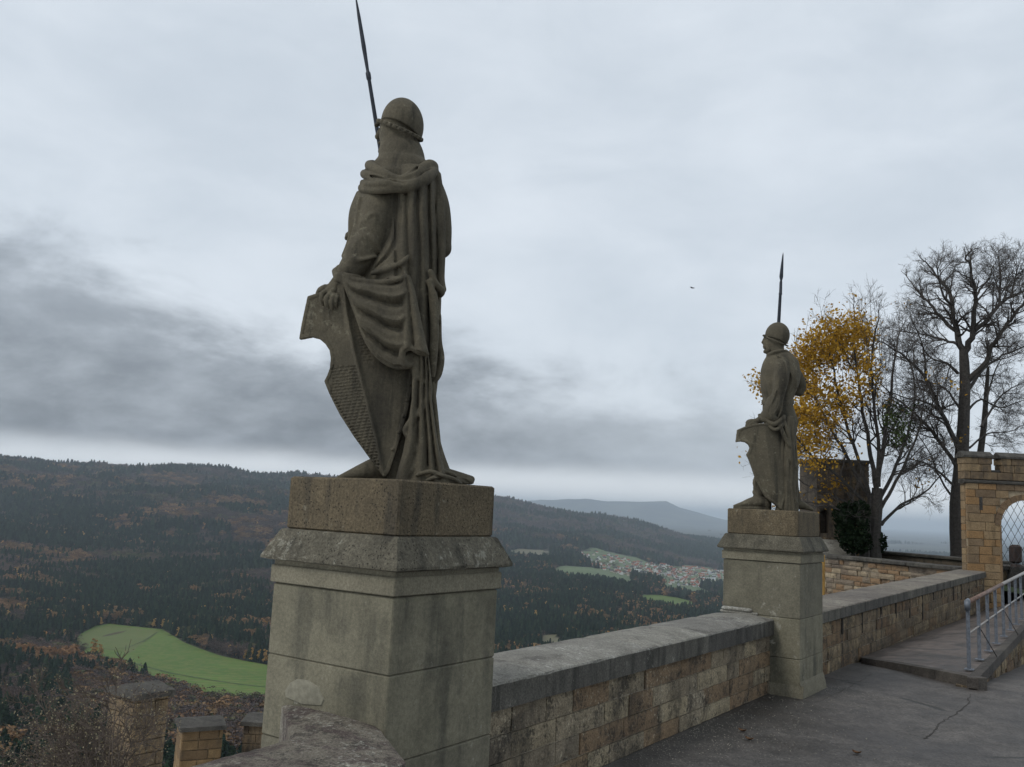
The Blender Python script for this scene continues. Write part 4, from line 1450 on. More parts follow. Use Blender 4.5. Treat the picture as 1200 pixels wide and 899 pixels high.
def near_coping():
    root = thing('parapet_wall', (-2.7, 2.0, 0), 'lichen-covered wide coping of the nearest parapet, bending to meet the near pier', 'wall', 'parapets of the terrace')
    outer = [(-3.55, 3.198), (-3.03, 2.80), (-2.995, 2.22), (-2.96, 0.5), (-2.93, -3.0)]
    inner = [(-2.88, 3.198), (-2.44, 2.88), (-2.36, 2.30), (-2.33, 0.5), (-2.30, -3.0)]
    b = MB()
    zt, th = 0.765, 0.16
    b.tint = .6
    # fine grid across the top with a soft crown and worn dips
    from mathutils import noise as mn
    def along(P, t):
        L_ = [0]
        for i in range(len(P) - 1):
            L_.append(L_[-1] + math.dist(P[i], P[i + 1]))
        s = t * L_[-1]
        for i in range(len(P) - 1):
            if s <= L_[i + 1] + 1e-9:
                f = (s - L_[i]) / (L_[i + 1] - L_[i])
                return np.array(P[i]) * (1 - f) + np.array(P[i + 1]) * f
        return np.array(P[-1])
    NU, NV = 150, 22
    def brk(t):                                            # same parameter along both edges at the mitre
        return t
    V = []
    for i in range(NU + 1):
        seg = i / NU * 4
        k = min(3, int(seg)); f = seg - k
        # first two segments (near the pier) get the denser half
        o_ = np.array(outer[k]) * (1 - f) + np.array(outer[k + 1]) * f
        n_ = np.array(inner[k]) * (1 - f) + np.array(inner[k + 1]) * f
        V.append((o_[0], o_[1], zt - th - .5))
        V.append((o_[0], o_[1], zt - .02))
        for j in range(NV + 1):
            g_ = j / NV
            q = o_ * (1 - g_) + n_ * g_
            z = zt + 0.016 * (1 - (2 * g_ - 1) ** 2) + 0.005 * mn.noise((q[0] * 6, q[1] * 6, 0)) + 0.004 * mn.noise((q[0] * 30, q[1] * 30, 3))
            if g_ in (0, 1): z -= .005
            V.append((q[0], q[1], z))
        V.append((n_[0], n_[1], zt - .03))
        V.append((n_[0], n_[1], zt - th))
    m_ = NV + 5
    F = [(i * m_ + j, i * m_ + j + 1, (i + 1) * m_ + j + 1, (i + 1) * m_ + j) for i in range(NU) for j in range(m_ - 1)]
    F = [q[::-1] for q in F]
    F.append(tuple(range(m_)))
    b.add(V, F)
    b.build('coping', M['coping_old'], root)
    b = MB()
    b.prism([(-2.92, -3.0), (-2.36, -3.0), (-2.40, 2.28), (-2.50, 2.86), (-2.86, 3.19), (-3.40, 3.19), (-2.98, 2.75), (-2.94, 2.2)], -3.0, zt - th + .002)
    b.build('wall_core', M['rubble'], root)


near_coping()


def long_wall():
    root = thing('parapet_wall', (XW, 18, 0), 'long low wall of brown stone with a broad flat coping, running from the far pier to the gate', 'wall', 'parapets of the terrace')
    xf = -3.05
    b = MB()
    ln = 26.9 - 10.39
    course_wall(b, (xf, 10.39, 0), (0, 1), ln, [0.14, 0.15, 0.16, 0.15, 0.15, 0.155], -0.30, 0.5, 9, lens=(0.36, 0.9), rough=0.007, gap=.01, bev=.005, zfun=None, tint=(.25, .8))
    b.build('block_face', M['rubble_dark'], root)
    b = MB()
    b.box((xf - .311, 10.39 + ln / 2, -.8), (.60, ln - .01, 2.78))
    b.build('core', M['mortar'], root)
    # black water stains below the joints are soot-dark weep stones, slightly proud
    b = MB()
    y = 12.0
    k = 0
    while y < 26.5:
        hh = 0.10 + 0.34 * random.random()
        b.tint = random.random()
        b.box((xf + .002, y, 0.615 - hh / 2), (.03, .03 + .04 * random.random(), hh), bev=.01)
        y += 1.02 + .25 * random.random()
    b.build('weep_stain', M['rubble_black'], root)
    ys = [10.40]
    while ys[-1] < 26.0:
        ys.append(ys[-1] + random.uniform(1.15, 1.7))
    ys[-1] = 27.0
    for i in range(len(ys) - 1):
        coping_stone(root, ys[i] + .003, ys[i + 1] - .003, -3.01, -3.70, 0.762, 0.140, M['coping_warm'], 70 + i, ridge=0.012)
    # ochre sliver of render at the pier's far corner
    b = MB()
    b.box((-3.76, 13.66, 0.80), (.08, .10, 1.06), bev=.01)
    o = b.build('ochre_post', M['ochre'])
    tag(o, 'narrow ochre rendered strip showing just behind the far pier', 'post')
    o.location = (0, 0, 0)


M['rubble_black'] = stone('weep_stained_stone', (0.03, 0.027, 0.023), (0.055, 0.048, 0.038), dirt_amt=0.5, tint=.3)
M['coping_warm'] = stone('coping_weathered', (0.120, 0.104, 0.086), (0.21, 0.185, 0.150), dirt=(0.045, 0.036, 0.032), dirt_amt=0.45,
                         lichen=(0.30, 0.29, 0.22), lichen_amt=0.16, tint=0.18, bdist=0.007, streak=0.2)
long_wall()


def railing():
    root = thing('railing', (-1.62, 12.15, 0.14), 'blue-grey metal railing with a worn hand rail on the edge of the raised walk', 'railing')
    ys = [12.14, 13.06, 13.95, 14.85, 15.8, 16.75, 17.7, 18.65, 19.6, 20.55, 21.5]
    f = lambda y: 0.135 + 0.016 * (y - 11.6)
    x = -1.62
    for i, y in enumerate(ys):
        b = MB()
        b.box((x, y, f(y) + .39), (.040, .040, .78), bev=.006)
        b.box((x, y, f(y) + .012), (.10, .10, .014), bev=.003)
        b.build('post', M['steel'], root)
    b = MB()
    b.tube([(x, 12.13, f(12.1) + .79), (x, 15.75, f(15.8) + .79)], .027, 10)
    b.build('hand_rail', M['rust_rail'], root, True)
    b = MB()
    b.tube([(x, 15.755, f(15.8) + .79), (x, 21.6, f(21.6) + .79)], .027, 10)
    b.build('hand_rail', M['steel_rail'], root, True)
    b = MB()
    b.tube([(x, 12.12, f(12.1) + .70), (x, 12.12, f(12.1) + .80), (x, 12.2, f(12.1) + .82)], [.034, .036, .02], 10)
    b.build('end_cap', M['steel'], root, True)
    b = MB()
    b.tube([(x, 12.16, f(12.1) + .42), (x, 21.6, f(21.6) + .42)], .012, 8)
    b.build('middle_rail', M['steel_rail'], root, True)
    for y in (13.06, 15.8, 18.65):
        b = MB()
        b.tube([(x, y + .02, f(y) + .42), (x + .155, y + .42, f(y) + .01)], .0055, 6)
        b.build('brace', M['wire'], root, True)


railing()


def back_wall():
    """low rubble wall closing the small bastion behind the long wall"""
    A, B = np.array([-7.95, 29.35]), np.array([-3.62, 26.35])
    root = thing('parapet_wall', (A[0], A[1], 0), 'rough multicoloured rubble wall with a dark coping, below the yellow tree', 'wall', 'walls of the small bastion')
    A2 = A + (A - B) / np.linalg.norm(A - B) * 3.0
    d = B - A2
    ln = np.linalg.norm(d); u = d / ln
    b = MB()
    course_wall(b, (A2[0], A2[1], 0), u, ln, [.17, .14, .19, .15, .18, .14, .17, .16, .12, .15], -.88, .4, 21, lens=(.16, .62), rough=.03, gap=.02, tint=(0, 1))
    b.build('block_face', M['rubble_pale'], root)
    w = np.array([u[1], -u[0]])
    c_ = (A2 + B) / 2 - w * .26
    b = MB()
    b.box((c_[0], c_[1], -.55), (ln, .46, 2.4), u=(u[0], u[1]))
    b.build('core', M['mortar'], root)
    n = 9
    for i in range(n):
        q = A2 + u * (ln * (i + .5) / n) - w * .2
        b = MB()
        b.tint = random.random()
        b.box((q[0], q[1], .765 + random.uniform(-.006, .006)), (ln / n - .012, .62, .11), u=(u[0], u[1]), bev=.02)
        b.build('coping_stone', M['coping_dark'], root)
    # second low parapet beyond the trees
    A, B = np.array([-8.3, 34.9]), np.array([-3.0, 31.0])
    d = B - A; ln = np.linalg.norm(d); u = d / ln
    root = thing('parapet_wall', ((A[0] + B[0]) / 2, (A[1] + B[1]) / 2, 0), 'dark thin-topped parapet behind the bare trees, at the edge of the drop', 'wall', 'walls of the small bastion')
    b = MB()
    b.box(((A[0] + B[0]) / 2, (A[1] + B[1]) / 2, -.3), (ln, .4, 2.2), u=(u[0], u[1]), bev=.02)
    b.build('wall_body', M['gold_dark'], root)
    b = MB()
    b.box(((A[0] + B[0]) / 2, (A[1] + B[1]) / 2, .86), (ln, .56, .10), u=(u[0], u[1]), bev=.02)
    b.build('coping', M['coping_dark'], root)
    # ground of the bastion
    b = MB()
    b.add([(-3.71, 12, -.75), (-3.71, 27, -.75), (-8.4, 30, -.75), (-10.5, 31, -.75), (-8.8, 27, -.75)], [(0, 1, 2, 3, 4)])
    tag(b.build('ground', M['earth']), kind='structure')
    b = MB()
    V = [(-3.6, 26.6, .42), (-10.9, 31.6, .42), (-12.4, 37.2, .25), (-2.8, 31.2, .35), (1.5, 33.5, .3), (6, 38, .2), (6, 27.6, -.2), (-1.4, 27.3, .05)]
    c_ = len(V)
    b.add(V + [(-3.0, 30, .38)], [(i, (i + 1) % c_, c_) for i in range(c_)][::-1])
    tag(b.build('grass_ground', M['turf']), kind='structure')


M['rubble_pale'] = stone('mixed_rubble', (0.19, 0.145, 0.098), (0.31, 0.25, 0.175), dirt=(0.07, 0.06, 0.05), dirt_amt=0.5, tint=0.38, bdist=0.02, patch=(0.24, 0.145, 0.075), streak=.2)
M['coping_dark'] = stone('blackened_coping', (0.05, 0.046, 0.04), (0.095, 0.088, 0.075), dirt=(0.02, 0.02, 0.018), dirt_amt=0.6, lichen=(0.22, 0.21, 0.17), lichen_amt=0.06, tint=.25)
back_wall()


# ------------------------------------------------------------------ crenellated gate with a pointed arch, at the end of the long wall
def gate():
    O = at_depth(1134, 660, 23.0)                          # left front corner
    u = np.array([RT[0], RT[1]]) * math.cos(R(1.5)) + np.array([F0[0], F0[1]]) * math.sin(R(-1.5))
    u /= np.linalg.norm(u)
    back = np.array([-u[1], u[0]])
    k = 23.0 / FOCAL                                       # metres per drawing pixel on the gate's face
    root = thing('gate', (O[0], O[1], 0), 'golden sandstone gateway with battlements and a pointed arch at the end of the wall', 'gate')
    th = 0.28
    def P(s, z, d=0.0):
        return np.array([O[0] + u[0] * s + back[0] * d, O[1] + u[1] * s + back[1] * d, z])
    # arch: springs from s=0.93, centre at s=1.60+, apex
    s0, s1 = 0.86, 2.26
    zs, za = 1.95, 2.62
    mid = (s0 + s1) / 2
    rad = ((mid - s0) ** 2 + (za - zs) ** 2) / (2 * (mid - s0))
    def arch(t, grow=0.0):
        """t 0..1 left spring -> apex -> right spring"""
        r_ = rad + grow
        cxl = s0 + rad
        amax = math.acos((rad - (mid - s0)) / r_) if (rad - (mid - s0)) / r_ <= 1 else 0
        if t <= .5:
            a = amax * t * 2
            return cxl - r_ * math.cos(a), zs + r_ * math.sin(a)
        a = amax * (1 - t) * 2
        cxr = s1 - rad
        return cxr + r_ * math.cos(a), zs + r_ * math.sin(a)
    L, ztop, zbot = 3.3, 3.02, -0.8
    N = 24
    ar = [arch(i / N) for i in range(N + 1)]
    # solid body with the opening cut: left pier, right pier, spandrel strips
    b = MB(); b.tint = .5
    def quadbox(a, c_, z0, z1, d0=0.0, d1=th):
        b.box(P((a + c_) / 2, (z0 + z1) / 2, (d0 + d1) / 2), (c_ - a, d1 - d0, z1 - z0), u=u)
    quadbox(0.012, s0, zbot, ztop - .01, .03)
    quadbox(s1, L, zbot, ztop - .01, .03)
    for i in range(N):
        (a, za_), (c_, zc_) = ar[i], ar[i + 1]
        pts = [P(a, za_, .03), P(c_, zc_, .03), P(c_, ztop - .01, .03), P(a, ztop - .01, .03), P(a, za_, th), P(c_, zc_, th), P(c_, ztop - .01, th), P(a, ztop - .01, th)]
        b.add(pts, [(0, 1, 2, 3), (7, 6, 5, 4), (4, 5, 1, 0)])
    b.build('wall_core', M['mortar_gold'], root)
    # facing blocks on the front (courses stop at the arch ring)
    b = MB()
    rr_ = random.Random(5)
    z = zbot
    while z < ztop - .02:
        h = min(rr_.uniform(.17, .23), ztop - z)
        spans = []
        zm = z + h / 2
        gr = .16
        if zm < zs:
            spans = [(0.0, s0), (s1, L)]
        else:
            xl = [p for p in [arch(i / 60, gr) for i in range(31)] if p[1] >= z]
            xs_ = xl[0][0] if xl and z < arch(.5, gr)[1] else None
            if xs_ is None:
                spans = [(0, L)]
            else:
                e = max(0.1, xs_)
                spans = [(0, e), (s0 + s1 - e, L)]
        for (a, e) in spans:
            s = a - rr_.uniform(0, .25)
            while s < e:
                l_ = rr_.uniform(.26, .58)
                p, q = max(s, a), min(s + l_, e)
                if 0 < e - q < .12: q = e; l_ = e - s
                if q - p > .04:
                    slit = (abs((p + q) / 2 - .30) < .0)
                    b.tint = rr_.random()
                    b.box(P((p + q) / 2, z + h / 2, .015 + rr_.uniform(-.006, .006)), (q - p - .012, .06, h - .012), u=u, bev=.007)
                s += l_
        z += h
    # side face of the left pier
    z = zbot
    while z < ztop - .02:
        h = min(rr_.uniform(.17, .23), ztop - z)
        s = 0.05
        while s < th:
            l_ = rr_.uniform(.26, .5)
            e = min(s + l_, th)
            b.tint = rr_.random()
            c_ = P(.0, z + h / 2, (s + e) / 2)
            b.box(c_, (.03, e - s - .012, h - .012), u=u, bev=.006)
            s += l_
        z += h
    b.build('stone_facing', M['gold'], root)
    # arch ring voussoirs
    b = MB()
    n = 16
    for i in range(n):
        t0, t1 = (i + .03) / n, (i + .97) / n
        A_, B_, C_, D_ = arch(t0), arch(t1), arch(t1, .15), arch(t0, .15)
        b.tint = rr_.random()
        f = [P(q[0], q[1], -.035) for q in (A_, B_, C_, D_)] + [P(q[0], q[1], .30) for q in (A_, B_, C_, D_)]
        b.add(f, [(0, 1, 2, 3)[::-1] if False else (3, 2, 1, 0), (4, 5, 6, 7), (0, 1, 5, 4), (1, 2, 6, 5), (2, 3, 7, 6), (3, 0, 4, 7)])
    b.build('arch_ring', M['gold_ring'], root)
    # jamb chamfers
    b = MB()
    b.box(P(s0 - .01, (zbot + zs) / 2, .10), (.06, .26, zs - zbot), u=u, bev=.015)
    b.box(P(s1 + .01, (zbot + zs) / 2, .10), (.06, .26, zs - zbot), u=u, bev=.015)
    b.build('jamb', M['gold_ring'], root)
    # narrow slit: no hole, its inner shade is a dark plate on the facing
    b = MB()
    b.box(P(.37, 2.50, -.012), (.085, .012, .36), u=u)
    b.build('loophole_shade', M['basalt'], root)
    # string course
    b = MB()
    w_ = np.array([-back[0], -back[1], 0])
    b.extrude([(-.15, -.0), (.0, .0), (.055, .035), (.055, .075), (.0, .12), (-.15, .12)], P(-.07, 2.985, 0), (u[0], u[1], 0), w_, L + .1)
    b.box(P(-.03, 3.045, th / 2), (.08, th, .11), u=u, bev=.01)
    b.build('string_course', M['coping_dark'], root)
    # battlement: parapet strip and merlons with dark weathered caps
    b = MB()
    z = 3.105
    for h in (.20, .20):
        s = -.01 - rr_.uniform(0, .2)
        while s < L:
            l_ = rr_.uniform(.26, .55)
            p, q = max(s, -.04), min(s + l_, L)
            if q - p > .05:
                b.tint = rr_.random()
                for p, q in ([(p, q)] if z < 3.2 or q < .66 or p > .92 else [(p, min(q, .66)), (max(p, .92), q)]):
                    if q - p < .04: continue
                    b.box(P((p + q) / 2, z + h / 2, .15), (q - p - .01, .38, h - .01), u=u, bev=.01)
            s += l_
        z += h
    b.build('parapet_blocks', M['gold_old'], root)
    mer = [(-.05, .68), (.90, 1.92), (2.12, 3.2)]
    for a, e in mer:
        b = MB()
        z = 3.50
        h = .17
        s = a
        while s < e - .01:
            l_ = rr_.uniform(.26, .42)
            q = min(s + l_, e)
            if e - q < .1: q = e
            b.tint = rr_.random()
            b.box(P((s + q) / 2, z + h / 2, .15), (q - s - .008, .40, h - .005), u=u, bev=.01)
            s = q
        m_ = b.build('merlon', M['gold_old'], root)
        b = MB()
        sl = [(-.23, .0), (.23, .0), (.23, .05), (.02, .17), (-.02, .17), (-.23, .05)]
        c_ = P(a - .03, 3.672, .15)
        b.extrude(sl, c_, (u[0], u[1], 0), (back[0], back[1], 0), e - a + .06)
        b.build('merlon_cap', M['coping_dark'], m_)
    b = MB()
    b.box(P(.79, 3.335, .17), (.235, .34, .06), u=u, bev=.01)
    b.build('embrasure_sill', M['basalt'], root)
    # lattice of crossed wires hung in the arch
    b = MB()
    st_ = .185
    def inside(s, z):
        if not (s0 < s < s1) or z < .55: return False
        if z < zs: return True
        for i in range(N):
            (a, z1), (c_, z2) = ar[i], ar[i + 1]
            if a <= s <= c_:
                return z < z1 + (z2 - z1) * (s - a) / (c_ - a + 1e-9)
        return False
    for sg in (-1, 1):
        for j in range(-22, 34):
            pts = []
            for i in range(240):
                z = .5 + i * .01
                s = s0 + j * st_ + sg * (z - .5) * .55
                if inside(s, z):
                    pts.append(P(s, z, .20 + sg * .006))
            if len(pts) > 2:
                b.tube([pts[0], pts[-1]], .0062, 4)
    b.build('wire_lattice', M['wire'], root)
    return P, u


M['gold_old'] = stone('weathered_golden_stone', (0.14, 0.10, 0.06), (0.25, 0.18, 0.10), dirt=(0.05, 0.042, 0.034), dirt_amt=0.6, tint=.32, bdist=.01, streak=.5)
M['gold_ring'] = stone('arch_stone', (0.15, 0.10, 0.058), (0.22, 0.15, 0.085), dirt=(0.06, 0.046, 0.034), dirt_amt=0.5, tint=.2, bdist=.01, scale=.6)
M['mortar_gold'] = stone('gate_mortar', (0.30, 0.24, 0.16), (0.40, 0.33, 0.23), dirt=(0.12, 0.09, 0.06), dirt_amt=0.4, tint=0)
GP, GU = gate()


def beyond_gate():
    # low wall seen through the arch, and the coin-box post on it
    a, c_ = at_depth(1171, 660, 25.2), at_depth(1235, 663, 27.0)
    d = (c_ - a)[:2]; ln = np.linalg.norm(d); d = d / ln
    m_ = (a + c_) / 2
    root = thing('parapet_wall', (m_[0], m_[1], 0), 'short mossy wall with a dark coping seen through the gate arch', 'wall')
    b = MB()
    b.box((m_[0], m_[1], .15), (ln + .4, .4, 1.2), u=d, bev=.02)
    b.build('wall_body', M['rubble_dark'], root)
    b = MB()
    b.box((m_[0], m_[1], .80), (ln + .5, .55, .12), u=d, bev=.02)
    b.build('coping', M['coping_dark'], root)
    q = at_depth(1190.5, 660, 25.0)
    root = thing('stone_post', (q[0], q[1], 0), 'small brown round-cornered box on a squat dark stone post, seen through the gate arch', 'post')
    b = MB()
    b.tube([(q[0], q[1], -.2), (q[0], q[1], .55), (q[0], q[1], .84)], [.30, .24, .19], 10)
    b.build('post_base', M['basalt'], root)
    b = MB()
    b.tube([(q[0], q[1], .84), (q[0], q[1], .92)], [.16, .12], 10)
    b.box((q[0], q[1], 1.19), (.30, .24, .52), u=(RT[0], RT[1]), bev=.06)
    b.build('viewer_box', M['box'], root)


beyond_gate()


def turret():
    """square look-out turret behind the yellow tree"""
    A = at_depth(957, 600, 31.0)
    u = np.array([RT[0], RT[1]]); back = np.array([F0[0], F0[1]])
    w = 61 * 31.0 / FOCAL
    root = thing('turret', (A[0], A[1], 0), 'square blackened stone turret with a small arched opening, behind the yellow tree', 'tower')
    b = MB()
    rr_ = random.Random(77)
    z, zt = -1.0, 3.93
    def P(s, z, d):
        return (A[0] + u[0] * s + back[0] * d, A[1] + u[1] * s + back[1] * d, z)
    so0, so1, zo0, zo1 = .12, .46, 1.45, 2.12             # opening
    # shell: front in strips round the opening, sides, back
    def bx(a, c_, z0, z1, d0, d1):
        b.box(P((a + c_) / 2, (z0 + z1) / 2, (d0 + d1) / 2), (c_ - a, d1 - d0, z1 - z0), u=u)
    bx(0.01, so0, z, zt - .01, .03, .4)
    bx(so1, w - .01, z, zt - .01, .03, .4)
    bx(so0, so1, z, zo0, .03, .4)
    bx(so0, so1, zo1 + .15, zt - .01, .03, .4)
    bx(0.01, .3, z, zt - .01, .4, w)
    bx(w - .3, w - .01, z, zt - .01, .4, w)
    bx(.3, w - .3, z, zt - .01, w - .3, w)
    bx(.3, w - .3, zt - .3, zt - .01, .4, w - .3)
    bx(so0, so1, z, zo1 + .15, .45, .5)
    n = 8
    for i in range(n):                                    # arched head
        a0, a1 = PI * i / n, PI * (i + 1) / n
        m0, r_ = (so0 + so1) / 2, (so1 - so0) / 2
        s_a, s_b = m0 - r_ * math.cos(a0), m0 - r_ * math.cos(a1)
        za, zb = zo1 - .02 + r_ * math.sin(a0), zo1 - .02 + r_ * math.sin(a1)
        b.add([P(s_a, za, .03), P(s_b, zb, .03), P(s_b, zo1 + .17, .03), P(s_a, zo1 + .17, .03), P(s_a, za, .4), P(s_b, zb, .4)], [(0, 1, 2, 3), (4, 5, 1, 0)])
    b.build('wall_core', M['gold_dark'], root)
    b = MB()
    zz = z
    while zz < zt:
        h = rr_.uniform(.16, .24)
        h = min(h, zt - zz)
        for side in (0, 1):
            s = 0
            while s < w:
                l_ = rr_.uniform(.25, .55)
                e = min(s + l_, w)
                if not (side == 0 and zz + h > zo0 and zz < zo1 + .16 and e > so0 and s < so1):
                    b.tint = rr_.random()
                    if side == 0:
                        b.box(P((s + e) / 2, zz + h / 2, .015), (e - s - .014, .05, h - .014), u=u, bev=.01)
                    else:
                        b.box(P(w - .005, zz + h / 2, (s + e) / 2), (.05, e - s - .014, h - .014), u=u, bev=.01)
                elif s < so0:
                    b.tint = rr_.random()
                    b.box(P((s + so0) / 2, zz + h / 2, .015), (max(.03, so0 - s - .01), .05, h - .014), u=u, bev=.01)
                s += l_
        zz += h
    b.build('stone_facing', M['gold_dark2'], root)
    b = MB()
    b.box(P(w / 2, zt + .05, w / 2), (w + .16, w + .16, .11), u=u, bev=.03)
    b.build('cap_slab', M['coping_dark'], root)
    # battered grey foot
    b = MB()
    b.extrude([(0, -1.6), (.0, 1.25), (.12, 1.22), (.75, .75), (.8, -1.6)], P(.1, 0, .02), (u[0], u[1], 0), (-back[0], -back[1], 0), 1.0)
    b.build('battered_foot', M['coping'], root)


M['gold_dark2'] = stone('blackened_blocks', (0.085, 0.065, 0.045), (0.16, 0.115, 0.07), dirt=(0.03, 0.027, 0.024), dirt_amt=0.75, tint=0.4, bdist=0.012, streak=.75)
turret()


def lower_merlon(name_label, pA, pB, z, depth, hh, mat, left_side=None, seed=1):
    """merlon of the lower battlement: block courses and a projecting cap"""
    d = (pB - pA)[:2]; w = np.linalg.norm(d); u = d / w
    back = np.array([-u[1], u[0]])
    root = thing('merlon', (pA[0], pA[1], z - hh), name_label, 'merlon', 'merlons of the lower battlement')
    c0 = (pA + pB)[:2] / 2 + back * depth / 2
    b = MB()
    b.box((c0[0], c0[1], z - hh / 2 - .09), (w - .05, depth - .05, hh - .02), u=u)
    b.build('core', M['mortar_gold'], root)
    b = MB()
    rr_ = random.Random(seed)
    zz = z - hh - .09
    while zz < z - .10:
        h = min(.16, z - .09 - zz)
        for side in range(4):
            L_ = w if side % 2 == 0 else depth
            s = -rr_.uniform(0, .2)
            while s < L_:
                l_ = rr_.uniform(.28, .48)
                a, e = max(0, s), min(s + l_, L_)
                if e - a > .04 and h > .03:
                    m_ = (a + e) / 2
                    q = {0: (m_ - w / 2, -depth / 2 + .015), 1: (w / 2 - .015, m_ - depth / 2), 2: (m_ - w / 2, depth / 2 - .015), 3: (-w / 2 + .015, m_ - depth / 2)}[side]
                    c_ = c0 + u * q[0] + back * q[1]
                    b.tint = rr_.random()
                    sz = (e - a - .012, .04, h - .012) if side % 2 == 0 else (.04, e - a - .012, h - .012)
                    b.box((c_[0], c_[1], zz + h / 2), sz, u=u, bev=.006)
                s += l_
        zz += h
    b.build('brick_facing', mat, root)
    b = MB()
    prof = [(-depth / 2 - .06, -.09), (depth / 2 + .06, -.09), (depth / 2 + .06, -.03), (0.05, .04), (-depth / 2 - .06, -.02)]
    p0 = c0 - u * (w / 2 + .05)
    b.extrude(prof, (p0[0], p0[1], z), (u[0], u[1], 0), (back[0], back[1], 0), w + .1)
    b.build('cap_stone', M['coping_dark'], root)
    return root


M['merlon_brown'] = stone('merlon_brown', (0.12, 0.085, 0.05), (0.20, 0.145, 0.085), dirt=(0.04, 0.034, 0.027), dirt_amt=0.6, tint=.25, bdist=.012, lichen=(0.22, 0.19, 0.13), lichen_amt=.1)
M['merlon_gold'] = stone('merlon_gold', (0.13, 0.085, 0.042), (0.21, 0.14, 0.072), dirt=(0.05, 0.04, 0.028), dirt_amt=0.5, tint=.25, bdist=.012)
D_ = 12.0
pa, pb = at_depth(160, 812, D_ - .35), at_depth(199, 806, D_ + .02)
lower_merlon('tall blackened merlon with a pale sloping cap, behind the bare shrub', pa, pb, float(pb[2]), .62, 2.6, M['merlon_brown'], seed=4)
pa, pb = at_depth(215, 848, 15.8), at_depth(262, 848, 16.1)
lower_merlon('golden brick merlon with a dark flat cap, middle one of the lower three', pa, pb, float(pb[2]), .7, 2.4, M['merlon_gold'], seed=6)
pa, pb = at_depth(286, 846, 17.0), at_depth(330, 846, 17.0)
lower_merlon('dark merlon half hidden by the near pier, below the green field', pa, pb, float(pb[2]), .7, 2.4, M['gold_dark2'], seed=9)


def lower_ward():
    """the wall the merlons stand on"""
    a, m_, c_ = at_depth(60, 900, 10.5), at_depth(200, 960, 13.6), at_depth(360, 950, 18.2)
    root = thing('rampart_wall', (a[0], a[1], -8), 'lower rampart wall carrying the merlons, below the near pier', 'wall')
    b = MB()
    for p, q in ((a, m_), (m_, c_)):
        d = (q - p)[:2]; ln = np.linalg.norm(d); d /= ln
        mm = (p + q) / 2
        b.box((mm[0], mm[1], -6.6), (ln + .2, 1.0, 7.4 + (0 if p is a else -.6)), u=d, bev=.03)
    b.build('wall_body', M['rubble_dark'], root)


lower_ward()

# a few fallen leaves on the road and a bird over the valley
for (px, py, lab) in ((870, 858, 'curled brown dead leaf lying on the asphalt by the parapet'), (878, 868, 'thin dark twig scrap lying beside the brown leaf on the asphalt'), (1004, 884, 'tiny dark leaf lying alone out on the asphalt')):
    d = ray(px, py); t = (0 - EYE) / d[2]; q = np.array([0, 0, EYE]) + d * t
    b = MB()
    V = []
    for i in range(7):
        for j in range(3):
            s = i / 6 * 2 - 1
            wdt = .022 * (1 - s * s) ** .5 * (j - 1)
            V.append((q[0] + s * .035 + wdt * .3, q[1] + wdt, .006 + .014 * s * s + .012 * abs(j - 1)))
    b.add(V, [(i * 3 + j, i * 3 + j + 1, i * 3 + j + 4, i * 3 + j + 3) for i in range(6) for j in range(2)])
    tag(b.build('fallen_leaf', M['deadleaf']), lab, 'leaf')

q = at_depth(811.5, 337.5, 60)
b = MB()
b.tube([q + F0 * .0 - RT * .14, q, q + RT * .16], [.01, .045, .012], 6)
for s in (-1, 1):
    b.add([q + RT * .05, q - RT * .05, q + np.array([0, 0, .10]) * s + F0 * .25 * s - RT * .04 + ZZ * .05, q + ZZ * .16 * s + F0 * .42 * s - RT * .12], [(0, 1, 2), (0, 2, 3)])
    b.add([q + RT * .05 + ZZ * .01, q - RT * .05 + ZZ * .01, q + np.array([0, 0, .10]) * s + F0 * .25 * s - RT * .04 + ZZ * .06, q + ZZ * .16 * s + F0 * .42 * s - RT * .12 + ZZ * .004], [(0, 2, 1), (0, 3, 2)])
tag(b.build('bird', M['feather'], None, True), 'tiny dark bird gliding in the grey sky between the statues', 'bird')


def grit():
    """pale grit and crumbs washed against the foot of the low parapet"""
    rr_ = np.random.default_rng(12)
    b = MB()
    for _ in range(2600):
        x = -3.14 + rr_.exponential(.42)
        y = rr_.uniform(3.6, 10.5)
        if x > -.8 or rr_.random() > (.35 + .65 * (math.sin(y * 1.9) * .5 + .5)): continue
        s = rr_.uniform(.0022, .0065)
        b.tint = rr_.random()
        q = np.array([x, y, s * .4])
        P = [q + np.array([math.cos(a), math.sin(a), 0]) * s * rr_.uniform(.7, 1.3) for a in (0, 1.6, 3.1, 4.7)]
        b.add(P + [q + ZZ * s * .8], [(0, 1, 4), (1, 2, 4), (2, 3, 4), (3, 0, 4)])
    tag(b.build('gravel', M['grit']), kind='stuff')


M['grit'] = simple('grit', (0.26, 0.24, 0.20), 0.9, var=.4, scale=60)
grit()


# ------------------------------------------------------------------ the valley: wooded hills, fields, village, far mountains
from mathutils import noise as mnoise
HZ = {-400: 546, 0: 567, 150: 574, 300: 581, 450: 588, 600: 595, 700: 600, 780: 604, 850: 607, 950: 612, 1200: 623, 1600: 642}
